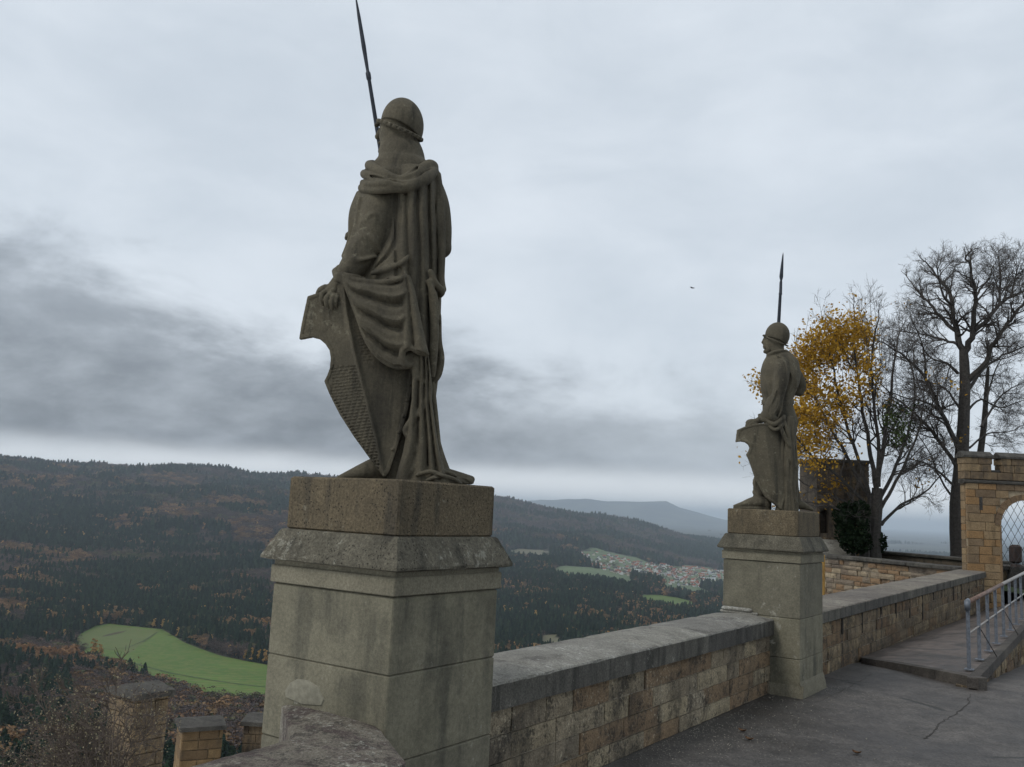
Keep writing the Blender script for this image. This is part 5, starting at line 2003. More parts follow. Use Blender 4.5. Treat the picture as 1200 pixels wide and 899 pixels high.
# for every direction (survey column): (distance, drawing height of the ground there)
SURV = {
    -400: [(350, 880), (700, 790), (1100, 730), (1500, 680), (1900, 630), (2600, 575), (3300, 535), (3900, 512), (4600, 540)],
    0: [(350, 899), (700, 800), (1100, 742), (1500, 692), (1900, 652), (2600, 602), (3300, 560), (3900, 537), (4600, 560)],
    150: [(350, 895), (700, 820), (900, 790), (1250, 737), (1700, 690), (2300, 642), (2900, 600), (3600, 562), (4100, 541), (4800, 562)],
    300: [(350, 900), (700, 836), (850, 812), (1000, 776), (1650, 702), (2300, 652), (3200, 602), (4000, 570), (4500, 554), (5200, 570)],
    450: [(350, 905), (700, 850), (950, 802), (1300, 748), (1800, 702), (2600, 652), (3800, 602), (4900, 569), (5700, 585)],
    600: [(350, 905), (1000, 790), (1400, 741), (1900, 701), (2600, 670), (3200, 655), (3900, 638), (5000, 608), (5900, 581), (6800, 600)],
    700: [(350, 905), (1150, 762), (1600, 722), (2150, 690), (3100, 661), (3900, 645), (5000, 623), (5900, 604), (6800, 615)],
    780: [(350, 905), (1250, 757), (1700, 724), (2300, 697), (2900, 681), (3500, 668), (4300, 655), (5300, 636), (6100, 622), (7200, 627)],
    850: [(350, 905), (1300, 757), (1800, 726), (2400, 702), (3000, 688), (3700, 674), (4600, 660), (5600, 646), (6500, 636), (7500, 633)],
    950: [(350, 905), (1300, 762), (2400, 706), (3700, 676), (5600, 652), (7500, 641)],
    1200: [(350, 916), (1300, 773), (2400, 717), (3700, 687), (5600, 663), (7500, 652)],
    1600: [(350, 935), (1300, 792), (2400, 736), (3700, 706), (5600, 682), (7500, 671)],
}
FAR_MT = {600: 590, 640: 584, 690: 582, 710: 585, 750: 587, 785: 588, 800: 594, 826: 601, 851: 608, 900: 616, 1000: 624}   # blue mountain, 15 km
A_COL = np.array(sorted(SURV)); T_COL = (A_COL - 600) / FOCAL
D_ROW = np.exp(np.linspace(math.log(9), math.log(60000), 330))


def survey_grid():
    Z = np.zeros((len(A_COL), len(D_ROW)))
    for i, c_ in enumerate(A_COL):
        ds = [9, 60, 180] + [d for d, _ in SURV[c_]]
        zs = [-12.0, -32.0, -72.0] + [EYE - d * (y - HZ[c_]) / FOCAL for d, y in SURV[c_]]
        last = ds[-1]
        ds += [last + 1800, 12000, 60000]
        zs += [-200, -205, -205]
        Z[i] = np.interp(np.log(D_ROW), np.log(ds), zs)
    # soften along distance
    for _ in range(3):
        Z[:, 1:-1] = (Z[:, :-2] + 2 * Z[:, 1:-1] + Z[:, 2:]) / 4
    return Z


ZG = survey_grid()
TT = np.linspace(-1.05, 1.05, 300)
ZS = np.array([smooth_interp(TT, T_COL, ZG[:, j]) for j in range(len(D_ROW))])      # distance x direction


def fbm(x, y, s, oct=4, seed=0.0):
    out = np.zeros(x.shape)
    f, a = 1.0 / s, 1.0
    rs = np.random.default_rng(int(seed * 10) + 5)
    for o in range(oct):
        n = 256
        T = rs.random((n, n))
        u, v = x * f + 31.7 * o, y * f + 17.3 * o
        i, j = np.floor(u).astype(int), np.floor(v).astype(int)
        fu, fv = u - i, v - j
        fu, fv = fu * fu * (3 - 2 * fu), fv * fv * (3 - 2 * fv)
        g00, g10, g01, g11 = T[i % n, j % n], T[(i + 1) % n, j % n], T[i % n, (j + 1) % n], T[(i + 1) % n, (j + 1) % n]
        out += a * ((g00 * (1 - fu) + g10 * fu) * (1 - fv) + (g01 * (1 - fu) + g11 * fu) * fv - .5)
        f *= 2.03; a *= .5
    return out


def fields_world():
    """outlines of the meadows, measured on the valley floor"""
    out = []
    for pts in ([(84, 750), (97, 742), (112, 734), (128, 731.5), (160, 735), (190, 738), (202, 745), (215, 753), (235, 761), (258, 769), (285, 775), (318, 781), (350, 787), (350, 818), (305, 815), (284, 815), (262, 812), (238, 809), (215, 801), (196, 796), (178, 791), (160, 783), (146, 776), (120, 770), (100, 763)],
                [(646, 668), (662, 663), (690, 665), (715, 671), (738, 677), (752, 684), (744, 686), (722, 683), (700, 678), (672, 676), (652, 674)],
                [(752, 697), (772, 697.5), (795, 701), (815, 706), (812, 710.5), (790, 709), (765, 705), (752, 703)],
                [(775, 684), (800, 685), (826, 691), (846, 696), (838, 699), (806, 695), (780, 690)],
                [(590, 647), (612, 643.5), (640, 645), (654, 650), (640, 653), (604, 653)],
                [(684, 645), (715, 647), (745, 653), (770, 660), (754, 664), (728, 658), (700, 654), (686, 650)],
                [(800, 662), (830, 665), (858, 672), (850, 676), (822, 670), (804, 667)],
                [(636, 745), (652, 744), (664, 750), (650, 754), (636, 753)],
                [(88, 751), (100, 743), (114, 735.5), (128, 733), (160, 736.5), (188, 739.5), (178, 747), (164, 757), (152, 766), (135, 763), (110, 761), (92, 757)]):
        out.append(pts)
    return out


def ground_z(X, Y):
    X, Y = np.asarray(X, float), np.asarray(Y, float)
    D = np.maximum(X * F0[0] + Y * F0[1], 9.5)
    T = np.clip((X * RT[0] + Y * RT[1]) / D, TT[0], TT[-1])
    fj = np.interp(np.log(D), np.log(D_ROW), np.arange(len(D_ROW)))
    fi = np.interp(T, TT, np.arange(len(TT)))
    j, i = np.minimum(fj.astype(int), len(D_ROW) - 2), np.minimum(fi.astype(int), len(TT) - 2)
    u, v = fj - j, fi - i
    z = (ZS[j, i] * (1 - v) + ZS[j, i + 1] * v) * (1 - u) + (ZS[j + 1, i] * (1 - v) + ZS[j + 1, i + 1] * v) * u
    relief = np.clip((D - 1300) / 1500, 0, 1) * np.clip((z + 195) / 60, 0, 1)
    z = z + relief * (fbm(X, Y, 560, 4, 1) * 66 + fbm(X, Y, 190, 3, 2) * 20)
    mt = np.interp(T * FOCAL + 600, sorted(FAR_MT), [EYE - 22000 * (FAR_MT[k] - (595 + (k - 600) * 0.0472)) / FOCAL + 205 for k in sorted(FAR_MT)], left=60, right=0)
    z = z + np.maximum(mt, 0) * np.exp(-((D - 22000) / 2600) ** 2) * (1 + 0.22 * fbm(X, Y, 1500, 5, 6))
    return z


def land_hit(px, py, lift=0.0):
    """where the line of sight through a drawing point meets the land"""
    d = ray(px, py)
    d = d / (d @ F0)
    D = np.exp(np.linspace(math.log(200), math.log(20000), 4000))
    P = np.array([0, 0, EYE]) + d * D[:, None]
    h = P[:, 2] - ground_z(P[:, 0], P[:, 1]) - lift
    k = np.argmax(h < 0)
    return P[k]


def build_land():
    nt_, nd = 300, 330
    Tm, Dm = np.meshgrid(TT, D_ROW)
    X = F0[0] * Dm + RT[0] * Dm * Tm
    Y = F0[1] * Dm + RT[1] * Dm * Tm
    Z = ground_z(X, Y)
    V = np.stack([X, Y, Z], -1).reshape(-1, 3)
    j, i = np.meshgrid(np.arange(nd - 1), np.arange(nt_ - 1), indexing='ij')
    k = (j * nt_ + i).ravel()
    Q = np.stack([k, k + 1, k + nt_ + 1, k + nt_], 1)
    mt, g = new_mat('valley_floor')
    pos = g.n('ShaderNodeNewGeometry').outputs['Position']
    a = g.noise(pos, 0.004, 5, 0.6)
    b = g.noise(pos, 0.03, 5, 0.7)
    far = g.mapr(g.n('ShaderNodeVectorMath', {'operation': 'LENGTH'}, _0=pos).outputs['Value'], 5500, 8500)
    col = g.mix(g.mapr(b, 0.35, 0.65), (0.022, 0.020, 0.013), (0.048, 0.040, 0.026))
    plain = g.mix(g.mapr(g.noise(pos, 0.0011, 6, 0.65), 0.42, 0.58), (0.020, 0.024, 0.022), (0.070, 0.075, 0.055))
    col = g.mix(far, col, plain)
    finish(g, col, 0.95, b, 0.5, 1.0)
    o = mesh_np('terrain', V, Q, mt)
    tag(o, kind='structure')
    return o


build_land()


def meadow_mat(name, c1, c2, c3):
    mt, g = new_mat(name)
    pos = g.n('ShaderNodeNewGeometry').outputs['Position']
    a = g.noise(pos, 0.009, 6, 0.6, 0.6)
    b = g.noise(pos, 0.12, 6, 0.7)
    rot_ = g.n('ShaderNodeVectorRotate', {'rotation_type': 'Z_AXIS'}, Vector=pos, Angle=0.5).outputs[0]
    w = g.n('ShaderNodeTexWave', Vector=rot_, Scale=0.035, Distortion=1.5, Detail=3.0).outputs[1]
    col = g.mix(g.mapr(a, 0.4, 0.62), c1, c2)
    col = g.mix(g.mapr(b, 0.35, 0.75), col, c3)
    k = g.mapr(w, 0.0, 1.0, 0.84, 1.08)
    col = g.mix(1.0, col, g.n('ShaderNodeCombineXYZ', _0=k, _1=k, _2=k).outputs[0], 'MULTIPLY')
    finish(g, col, 0.9, b, 0.3, 0.3)
    return mt


M['meadow'] = meadow_mat('meadow_green', (0.060, 0.118, 0.014), (0.085, 0.150, 0.022), (0.125, 0.145, 0.036))
M['meadow_dull'] = meadow_mat('meadow_dull', (0.075, 0.120, 0.050), (0.105, 0.155, 0.065), (0.12, 0.13, 0.07))
M['meadow_pale'] = meadow_mat('meadow_pale', (0.080, 0.118, 0.026), (0.100, 0.135, 0.034), (0.12, 0.125, 0.042))
M['stubble'] = meadow_mat('stubble', (0.14, 0.13, 0.07), (0.17, 0.165, 0.095), (0.13, 0.12, 0.08))
FIELDS = []


def build_fields():
    for n, pts in enumerate(fields_world()):
        G = np.array(pts, float)
        edge = [float(poly_sdf(np.array([x]), np.array([y - 2.0]), G)[0]) < 0 or float(poly_sdf(np.array([x]), np.array([y + 2.0]), G)[0]) > 1.2 and y > G[:, 1].mean() for x, y in pts]
        # the near rims lie behind the tops of the trees in front of them
        P = np.array([land_hit(x, y, (11.0 if n == 0 else 13.0) if e and n != 8 else 0.0) for (x, y), e in zip(pts, edge)])[:, :2]
        FIELDS.append(P)
        # dense triangulated drape: clip a grid by the outline
        lo, hi = P.min(0), P.max(0)
        st_ = max(8.0, (hi - lo).max() / 70)
        xs, ys = np.arange(lo[0] - st_, hi[0] + st_, st_), np.arange(lo[1] - st_, hi[1] + st_, st_)
        X, Y = np.meshgrid(xs, ys)
        S = poly_sdf(X, Y, P)
        # pull border vertices on to the outline
        ex = 1.0
        gx = (poly_sdf(X + ex, Y, P) - S) / ex; gy = (poly_sdf(X, Y + ex, P) - S) / ex
        m_ = (S > 0) & (S < st_ * 1.45)
        X = np.where(m_, X - gx * S, X); Y = np.where(m_, Y - gy * S, Y)
        Z = ground_z(X, Y) + (0.6 if n != 8 else 0.8)
        ok = S < st_ * 1.45
        nx = X.shape[1]
        j, i = np.nonzero(ok[:-1, :-1] & ok[1:, :-1] & ok[:-1, 1:] & ok[1:, 1:])
        k = j * nx + i
        Q = np.stack([k, k + 1, k + nx + 1, k + nx], 1)
        mat = [M['meadow'], M['meadow_dull'], M['meadow'], M['meadow_dull'], M['stubble'], M['meadow_dull'], M['meadow_dull'], M['stubble'], M['meadow_pale']][n]
        used = np.unique(Q); rm = np.full(X.size, -1); rm[used] = np.arange(len(used))
        V = np.stack([X.ravel(), Y.ravel(), Z.ravel()], 1)[used]
        o = mesh_np('green_field' if n not in (4, 7) else 'stubble_field', V, rm[Q], mat)
        tag(o, kind='structure')
    # brown worn patch and the tractor tracks in the big meadow
    def strip(pts, w, mat, dz, name):
        P = np.array([land_hit(x, y) for x, y in pts])[:, :2]
        b = MB()
        V = []
        for i in range(len(P)):
            d = P[min(i + 1, len(P) - 1)] - P[max(i - 1, 0)]
            d = d / np.linalg.norm(d); nn = np.array([-d[1], d[0]])
            for s in (-1, 1):
                q = P[i] + nn * s * (w[i] if hasattr(w, '__len__') else w)
                V.append((q[0], q[1], float(ground_z(q[0], q[1])) + dz))
        b.add(V, [(2 * i, 2 * i + 1, 2 * i + 3, 2 * i + 2) for i in range(len(P) - 1)])
        tag(b.build(name, mat), kind='structure')
    M['bare'] = simple('bare_soil', (0.060, 0.052, 0.024), 0.95, var=0.35, scale=0.06, bdist=0.1)
    M['track'] = simple('track_soil', (0.045, 0.070, 0.030), 0.95, var=0.4, scale=0.1, bdist=0.1)
    strip([(120, 747), (128, 745), (138, 742.5), (148, 740)], [1, 4, 5, 1], M['bare'], 1.0, 'bare_ground')
    strip([(137, 765), (139, 770), (150, 776), (170, 782), (200, 790), (240, 797), (280, 803), (318, 807)], .9, M['track'], 1.0, 'field_track')
    strip([(86, 759), (110, 760), (132, 762), (150, 760), (168, 752), (184, 742)], .7, M['track'], 1.0, 'field_track')


build_fields()


# ---- tree shapes for the woods (shared meshes, scattered by one object)
def leafy(name, mat, kind, seed, n=150):
    """conifer: drooping tiers of needle sprays; broadleaf: clumps of small faces on a rounded, gappy crown"""
    rr_ = np.random.default_rng(seed)
    V, F, T = [], [], []

    def quad(c_, nrm, s, t):
        nrm = nrm / (np.linalg.norm(nrm) + 1e-9)
        a = np.cross(nrm, rr_.normal(size=3)); a /= np.linalg.norm(a) + 1e-9
        b_ = np.cross(nrm, a)
        k = len(V)
        for x, y in ((-1, -.6), (.2, -1), (1, .4), (-.3, 1)):
            V.append(c_ + (a * x * rr_.uniform(.7, 1.2) + b_ * y * rr_.uniform(.7, 1.2)) * s)
        F.append((k, k + 1, k + 2, k + 3)); T.append(t)
    if kind == 'conifer':
        H_ = 1.0
        # inner dark body
        m_ = 9
        k = len(V)
        for j, (z, r_) in enumerate(((.06, .03), (.12, .15), (.5, .10), (1.0, .004))):
            for i in range(m_):
                a = 2 * PI * i / m_
                q = r_ * rr_.uniform(.8, 1.1)
                V.append(np.array([q * math.cos(a), q * math.sin(a), z]))
        for j in range(3):
            for i in range(m_):
                F.append((k + j * m_ + i, k + j * m_ + (i + 1) % m_, k + (j + 1) * m_ + (i + 1) % m_, k + (j + 1) * m_ + i)); T.append(.3)
        for i in range(n):
            z = rr_.random() ** 1.25
            r_ = .20 * (1 - z) ** .8 + .01
            a = rr_.random() * 2 * PI
            d = np.array([math.cos(a), math.sin(a), 0])
            tip = d * r_ * rr_.uniform(.75, 1.25) + ZZ * (.08 + z * .90 - .03)
            root_ = d * r_ * .25 + ZZ * (.08 + z * .90 + .02)
            s = np.cross(d, ZZ) * (.035 + .03 * (1 - z)) * rr_.uniform(.7, 1.2)
            k = len(V)
            V.extend([root_, (tip + root_) / 2 + s, tip, (tip + root_) / 2 - s])
            F.append((k, k + 1, k + 2, k + 3)); T.append(rr_.random())
    else:
        # trunk
        k = len(V)
        for z, r_ in ((0, .022), (.55, .012)):
            for i in range(5):
                a = 2 * PI * i / 5
                V.append(np.array([r_ * math.cos(a), r_ * math.sin(a), z]))
        for i in range(5):
            F.append((k + i, k + (i + 1) % 5, k + 5 + (i + 1) % 5, k + 5 + i)); T.append(.1)
        lobes = [(rr_.normal(size=3) * np.array([.16, .16, .14]) + np.array([0, 0, .60]), rr_.uniform(.14, .24)) for _ in range(8)]
        if kind == 'larch':
            lobes = [(rr_.normal(size=3) * np.array([.05, .05, 0]) + np.array([0, 0, z]), .17 * (1.05 - z) + .03) for z in np.linspace(.25, .95, 8)]
        for i in range(n):
            c_, r_ = lobes[rr_.integers(len(lobes))]
            d = rr_.normal(size=3); d /= np.linalg.norm(d)
            if d[2] < -.3: d[2] *= -.5
            p = c_ + d * r_ * rr_.uniform(.55, 1.08)
            quad(p, d + rr_.normal(size=3) * .6, .050 if kind != 'bare' else .030, rr_.random())
        if kind == 'bare':
            for i in range(70):
                c_, r_ = lobes[rr_.integers(len(lobes))]
                d = rr_.normal(size=3); d /= np.linalg.norm(d); d[2] = abs(d[2])
                p, q = np.array([0, 0, rr_.uniform(.2, .5)]), c_ + d * r_ * 1.15
                s = np.cross(q - p, rr_.normal(size=3)); s = s / (np.linalg.norm(s) + 1e-9) * .006
                k = len(V)
                V.extend([p - s, p + s, q + s * .3, q - s * .3])
                F.append((k, k + 1, k + 2, k + 3)); T.append(.5 + .5 * rr_.random())
    me = bpy.data.meshes.new(name)
    me.from_pydata([tuple(v) for v in V], [], F)
    me.materials.append(mat)
    at_ = me.attributes.new('tint', 'FLOAT', 'FACE')
    at_.data.foreach_set('value', T)
    o = bpy.data.objects.new(name, me)
    return o


def woodmat(name, c1, c2, c3):
    """varies from leaf spray to leaf spray and from tree to tree"""
    mt, g = new_mat(name)
    ti = g.n('ShaderNodeAttribute', {'attribute_name': 'tint'}).outputs['Fac']
    rn = g.n('ShaderNodeObjectInfo').outputs['Random']
    col = g.mix(ti, c1, c2)
    col = g.mix(g.math('POWER', rn, 2.0), col, c3)
    k = g.math('MULTIPLY_ADD', g.math('FRACT', g.math('MULTIPLY', rn, 37.7)), 1.0, 0.55)
    col = g.mix(1.0, col, g.n('ShaderNodeCombineXYZ', _0=k, _1=k, _2=k).outputs[0], 'MULTIPLY')
    d = g.n('ShaderNodeBsdfDiffuse', Color=col)
    g.n('ShaderNodeOutputMaterial', Surface=d.outputs[0])
    return mt


WM = {
    'conifer': woodmat('spruce_needles', (0.009, 0.017, 0.012), (0.020, 0.036, 0.024), (0.028, 0.042, 0.022)),
    'bare': woodmat('bare_crowns', (0.048, 0.041, 0.040), (0.090, 0.074, 0.070), (0.120, 0.080, 0.060)),
    'rust': woodmat('rusty_crowns', (0.130, 0.075, 0.040), (0.220, 0.130, 0.068), (0.17, 0.115, 0.06)),
    'larch': woodmat('golden_larch', (0.26, 0.150, 0.045), (0.40, 0.25, 0.09), (0.30, 0.14, 0.05)),
    'olive': woodmat('thin_green_crowns', (0.048, 0.055, 0.028), (0.085, 0.090, 0.045), (0.105, 0.085, 0.045)),
}
KINDS_ = ['conifer', 'conifer', 'bare', 'bare', 'rust', 'larch', 'olive']
PROTO = [leafy('wood_' + k, WM[k], {'rust': 'broad', 'olive': 'broad'}.get(k, k), 100 + i, {'conifer': 130, 'bare': 150, 'rust': 170, 'larch': 150, 'olive': 160}[k]) for i, k in enumerate(KINDS_)]

SPECIAL = []                                               # bright trees one can tell apart: placed one by one further down


def scatter_woods():
    bands = [(150, 800, 5.6), (800, 1700, 6.6)]
    pts = []
    d0 = 1700
    while d0 < 7400:
        d1 = min(d0 * 1.22, 7400)
        bands.append((d0, d1, 0.0040 * (d0 + d1) / 2))
        d0 = d1
    bands.append((7400, 13500, 46.0))
    for (a, c_, sp) in bands:
        tmin, tmax = -0.66, 0.66
        nD = int((c_ - a) / sp)
        nT = int((tmax - tmin) * (a + c_) / 2 / sp)
        Dg, Tg = np.meshgrid(np.linspace(a, c_, nD, endpoint=False), np.linspace(tmin, tmax, nT, endpoint=False), indexing='ij')
        Dg = Dg + rng.uniform(0, 1, Dg.shape) * sp
        Tg = Tg + rng.uniform(0, 1, Tg.shape) * (tmax - tmin) / nT
        X = (F0[0] * Dg + RT[0] * Dg * Tg).ravel(); Y = (F0[1] * Dg + RT[1] * Dg * Tg).ravel()
        pts.append(np.stack([X, Y, Dg.ravel(), np.full(X.size, sp)], 1))
    P = np.concatenate(pts)
    # clear the meadows, the village and gaps
    keep = np.ones(len(P), bool)
    for f in FIELDS:
        s = poly_sdf(P[:, 0], P[:, 1], f)
        keep &= s > 3
    vs_ = poly_sdf(P[:, 0], P[:, 1], VILLAGE)
    inv = vs_ < 0
    keep &= ~(inv & (rng.random(len(P)) > 0.14))
    near_v = (vs_ >= 0) & (vs_ < 160)
    keep &= ~(near_v & (rng.random(len(P)) > 0.55))
    px = 600 + FOCAL * (P[:, 0] * RT[0] + P[:, 1] * RT[1]) / P[:, 2]
    far_plain = P[:, 2] > 7300
    keep &= ~(far_plain & (fbm(P[:, 0], P[:, 1], 900, 4, 9) < .12))
    keep &= ~((px > 1000) & (P[:, 2] < 900))
    P, px, inv = P[keep], px[keep], inv[keep]
    n = len(P)
    Z = ground_z(P[:, 0], P[:, 1])
    # stand composition: spruce blocks, bare beech, rust and gold singles
    s1 = fbm(P[:, 0], P[:, 1], 190, 4, 21) + 0.55 * fbm(P[:, 0], P[:, 1], 55, 2, 22)
    s2 = fbm(P[:, 0], P[:, 1], 120, 4, 23) + 0.40 * fbm(P[:, 0], P[:, 1], 40, 2, 24)
    hill = np.clip((Z + 190) / 140, 0, 1)
    r = rng.random(n)
    conif = s1 + 0.07 - 0.20 * hill + rng.normal(0, .12, n) > 0
    idx = np.where(conif, rng.integers(0, 2, n), rng.integers(2, 4, n))
    # dark spruce belt right behind the big meadow
    belt = (px < 330) & (P[:, 2] > 1150) & (P[:, 2] < 1750) & (px > 60)
    idx = np.where(belt & (r < .93), rng.integers(0, 2, n), idx)
    rust = (~conif) & (s2 > .16) & (r < .55) & (P[:, 2] < 4200)
    idx[rust] = 4
    gold = (s2 > 0.05) & (r > .975) & (P[:, 2] < 3800)
    idx[gold] = 5
    ol = (~conif) & (s2 < -.12) & (r < .5)
    idx[ol] = 6
    # brown hedgerows and scrub under the big meadow
    low = (px < 420) & (P[:, 2] < 900) & (P[:, 2] > 560) & (px > 120)
    idx = np.where(low, rng.choice([2, 3, 4, 6, 2, 3, 2, 6], n), idx)
    # the wood on the right half in front: gold and rust dots among spruce
    mid = (px > 560) & (P[:, 2] < 2600)
    mm = mid & (s2 > -.01) & (r < .46)
    idx = np.where(mm, rng.choice([4, 5, 4, 2], n), idx)
    idx = np.where(mid & ~mm & (r < .80), rng.integers(0, 2, n), idx)
    sp = P[:, 3]
    h = np.where(idx < 2, rng.uniform(13, 23, n), rng.uniform(10, 17, n))
    h = h * np.clip(sp / 6.6, 0.9, 1.75) * np.where(far_plain[keep], 1.2, 1.0)
    h[inv] = rng.uniform(6, 11, inv.sum())
    wd = h * rng.uniform(.85, 1.2, n) * np.where(idx < 2, 1.40 * np.clip(sp / 6.6, 1, 2.2) ** .5, 1.5)
    h = np.where((P[:, 2] < 420), h * .8, h)
    me = bpy.data.meshes.new('forest')
    me.vertices.add(n)
    co = np.stack([P[:, 0], P[:, 1], Z - .6], 1).astype(np.float32)
    me.vertices.foreach_set('co', co.ravel())
    for nm, ty, val in (('kind_index', 'INT', idx.astype(np.int32)), ('spin', 'FLOAT', (rng.random(n) * 6.283).astype(np.float32))):
        at_ = me.attributes.new(nm, ty, 'POINT')
        at_.data.foreach_set('value', val)
    at_ = me.attributes.new('size', 'FLOAT_VECTOR', 'POINT')
    at_.data.foreach_set('vector', np.stack([wd, wd, h], 1).astype(np.float32).ravel())
    o = bpy.data.objects.new('forest', me)
    COL.objects.link(o)
    tag(o, kind='stuff')
    pc = bpy.data.collections.new('wood_shapes')           # never linked to the scene: only the scattered copies show
    for i, q in enumerate(PROTO):
        q.name = 'wood_%02d' % i
        pc.objects.link(q)
    ngp = bpy.data.node_groups.new('scatter', 'GeometryNodeTree')
    ngp.interface.new_socket('Geometry', in_out='INPUT', socket_type='NodeSocketGeometry')
    ngp.interface.new_socket('Geometry', in_out='OUTPUT', socket_type='NodeSocketGeometry')
    N_, L_ = ngp.nodes, ngp.links
    gi, go = N_.new('NodeGroupInput'), N_.new('NodeGroupOutput')
    mp = N_.new('GeometryNodeMeshToPoints')
    ip = N_.new('GeometryNodeInstanceOnPoints')
    ci = N_.new('GeometryNodeCollectionInfo')
    ci.inputs['Collection'].default_value = pc
    ci.inputs['Separate Children'].default_value = True
    ci.inputs['Reset Children'].default_value = True
    ip.inputs['Pick Instance'].default_value = True

    def attr(nm, ty):
        a = N_.new('GeometryNodeInputNamedAttribute')
        a.data_type = ty
        a.inputs[0].default_value = nm
        return [s for s in a.outputs if s.enabled][0]
    cr_ = N_.new('ShaderNodeCombineXYZ')
    L_.new(attr('spin', 'FLOAT'), cr_.inputs[2])
    L_.new(gi.outputs[0], mp.inputs[0])
    L_.new(mp.outputs[0], ip.inputs['Points'])
    L_.new(ci.outputs[0], ip.inputs['Instance'])
    L_.new(attr('kind_index', 'INT'), ip.inputs['Instance Index'])
    L_.new(cr_.outputs[0], ip.inputs['Rotation'])
    L_.new(attr('size', 'FLOAT_VECTOR'), ip.inputs['Scale'])
    L_.new(ip.outputs[0], go.inputs[0])
    md = o.modifiers.new('scatter', 'NODES')
    md.node_group = ngp
    print('forest points', n)


VILLAGE = np.array([land_hit(x, y) for x, y in ((664, 649), (690, 646), (730, 655), (770, 662), (810, 665), (870, 671), (870, 690), (835, 690), (805, 688), (778, 685), (752, 681), (722, 673), (690, 664))])[:, :2]
scatter_woods()


def village_green():
    lo, hi = VILLAGE.min(0) - 40, VILLAGE.max(0) + 40
    xs, ys = np.arange(lo[0], hi[0], 22), np.arange(lo[1], hi[1], 22)
    X, Y = np.meshgrid(xs, ys)
    ok = poly_sdf(X, Y, VILLAGE) < 25 + 30 * fbm(X, Y, 90, 3, 31)
    nx = X.shape[1]
    j, i = np.nonzero(ok[:-1, :-1] & ok[1:, 1:] & ok[1:, :-1] & ok[:-1, 1:])
    k = j * nx + i
    Q = np.stack([k, k + 1, k + nx + 1, k + nx], 1)
    used = np.unique(Q); rm = np.full(X.size, -1); rm[used] = np.arange(len(used))
    V = np.stack([X.ravel(), Y.ravel(), (ground_z(X, Y) + 0.4).ravel()], 1)[used]
    tag(mesh_np('village_ground', V, rm[Q], M['meadow_dull']), kind='structure')


village_green()


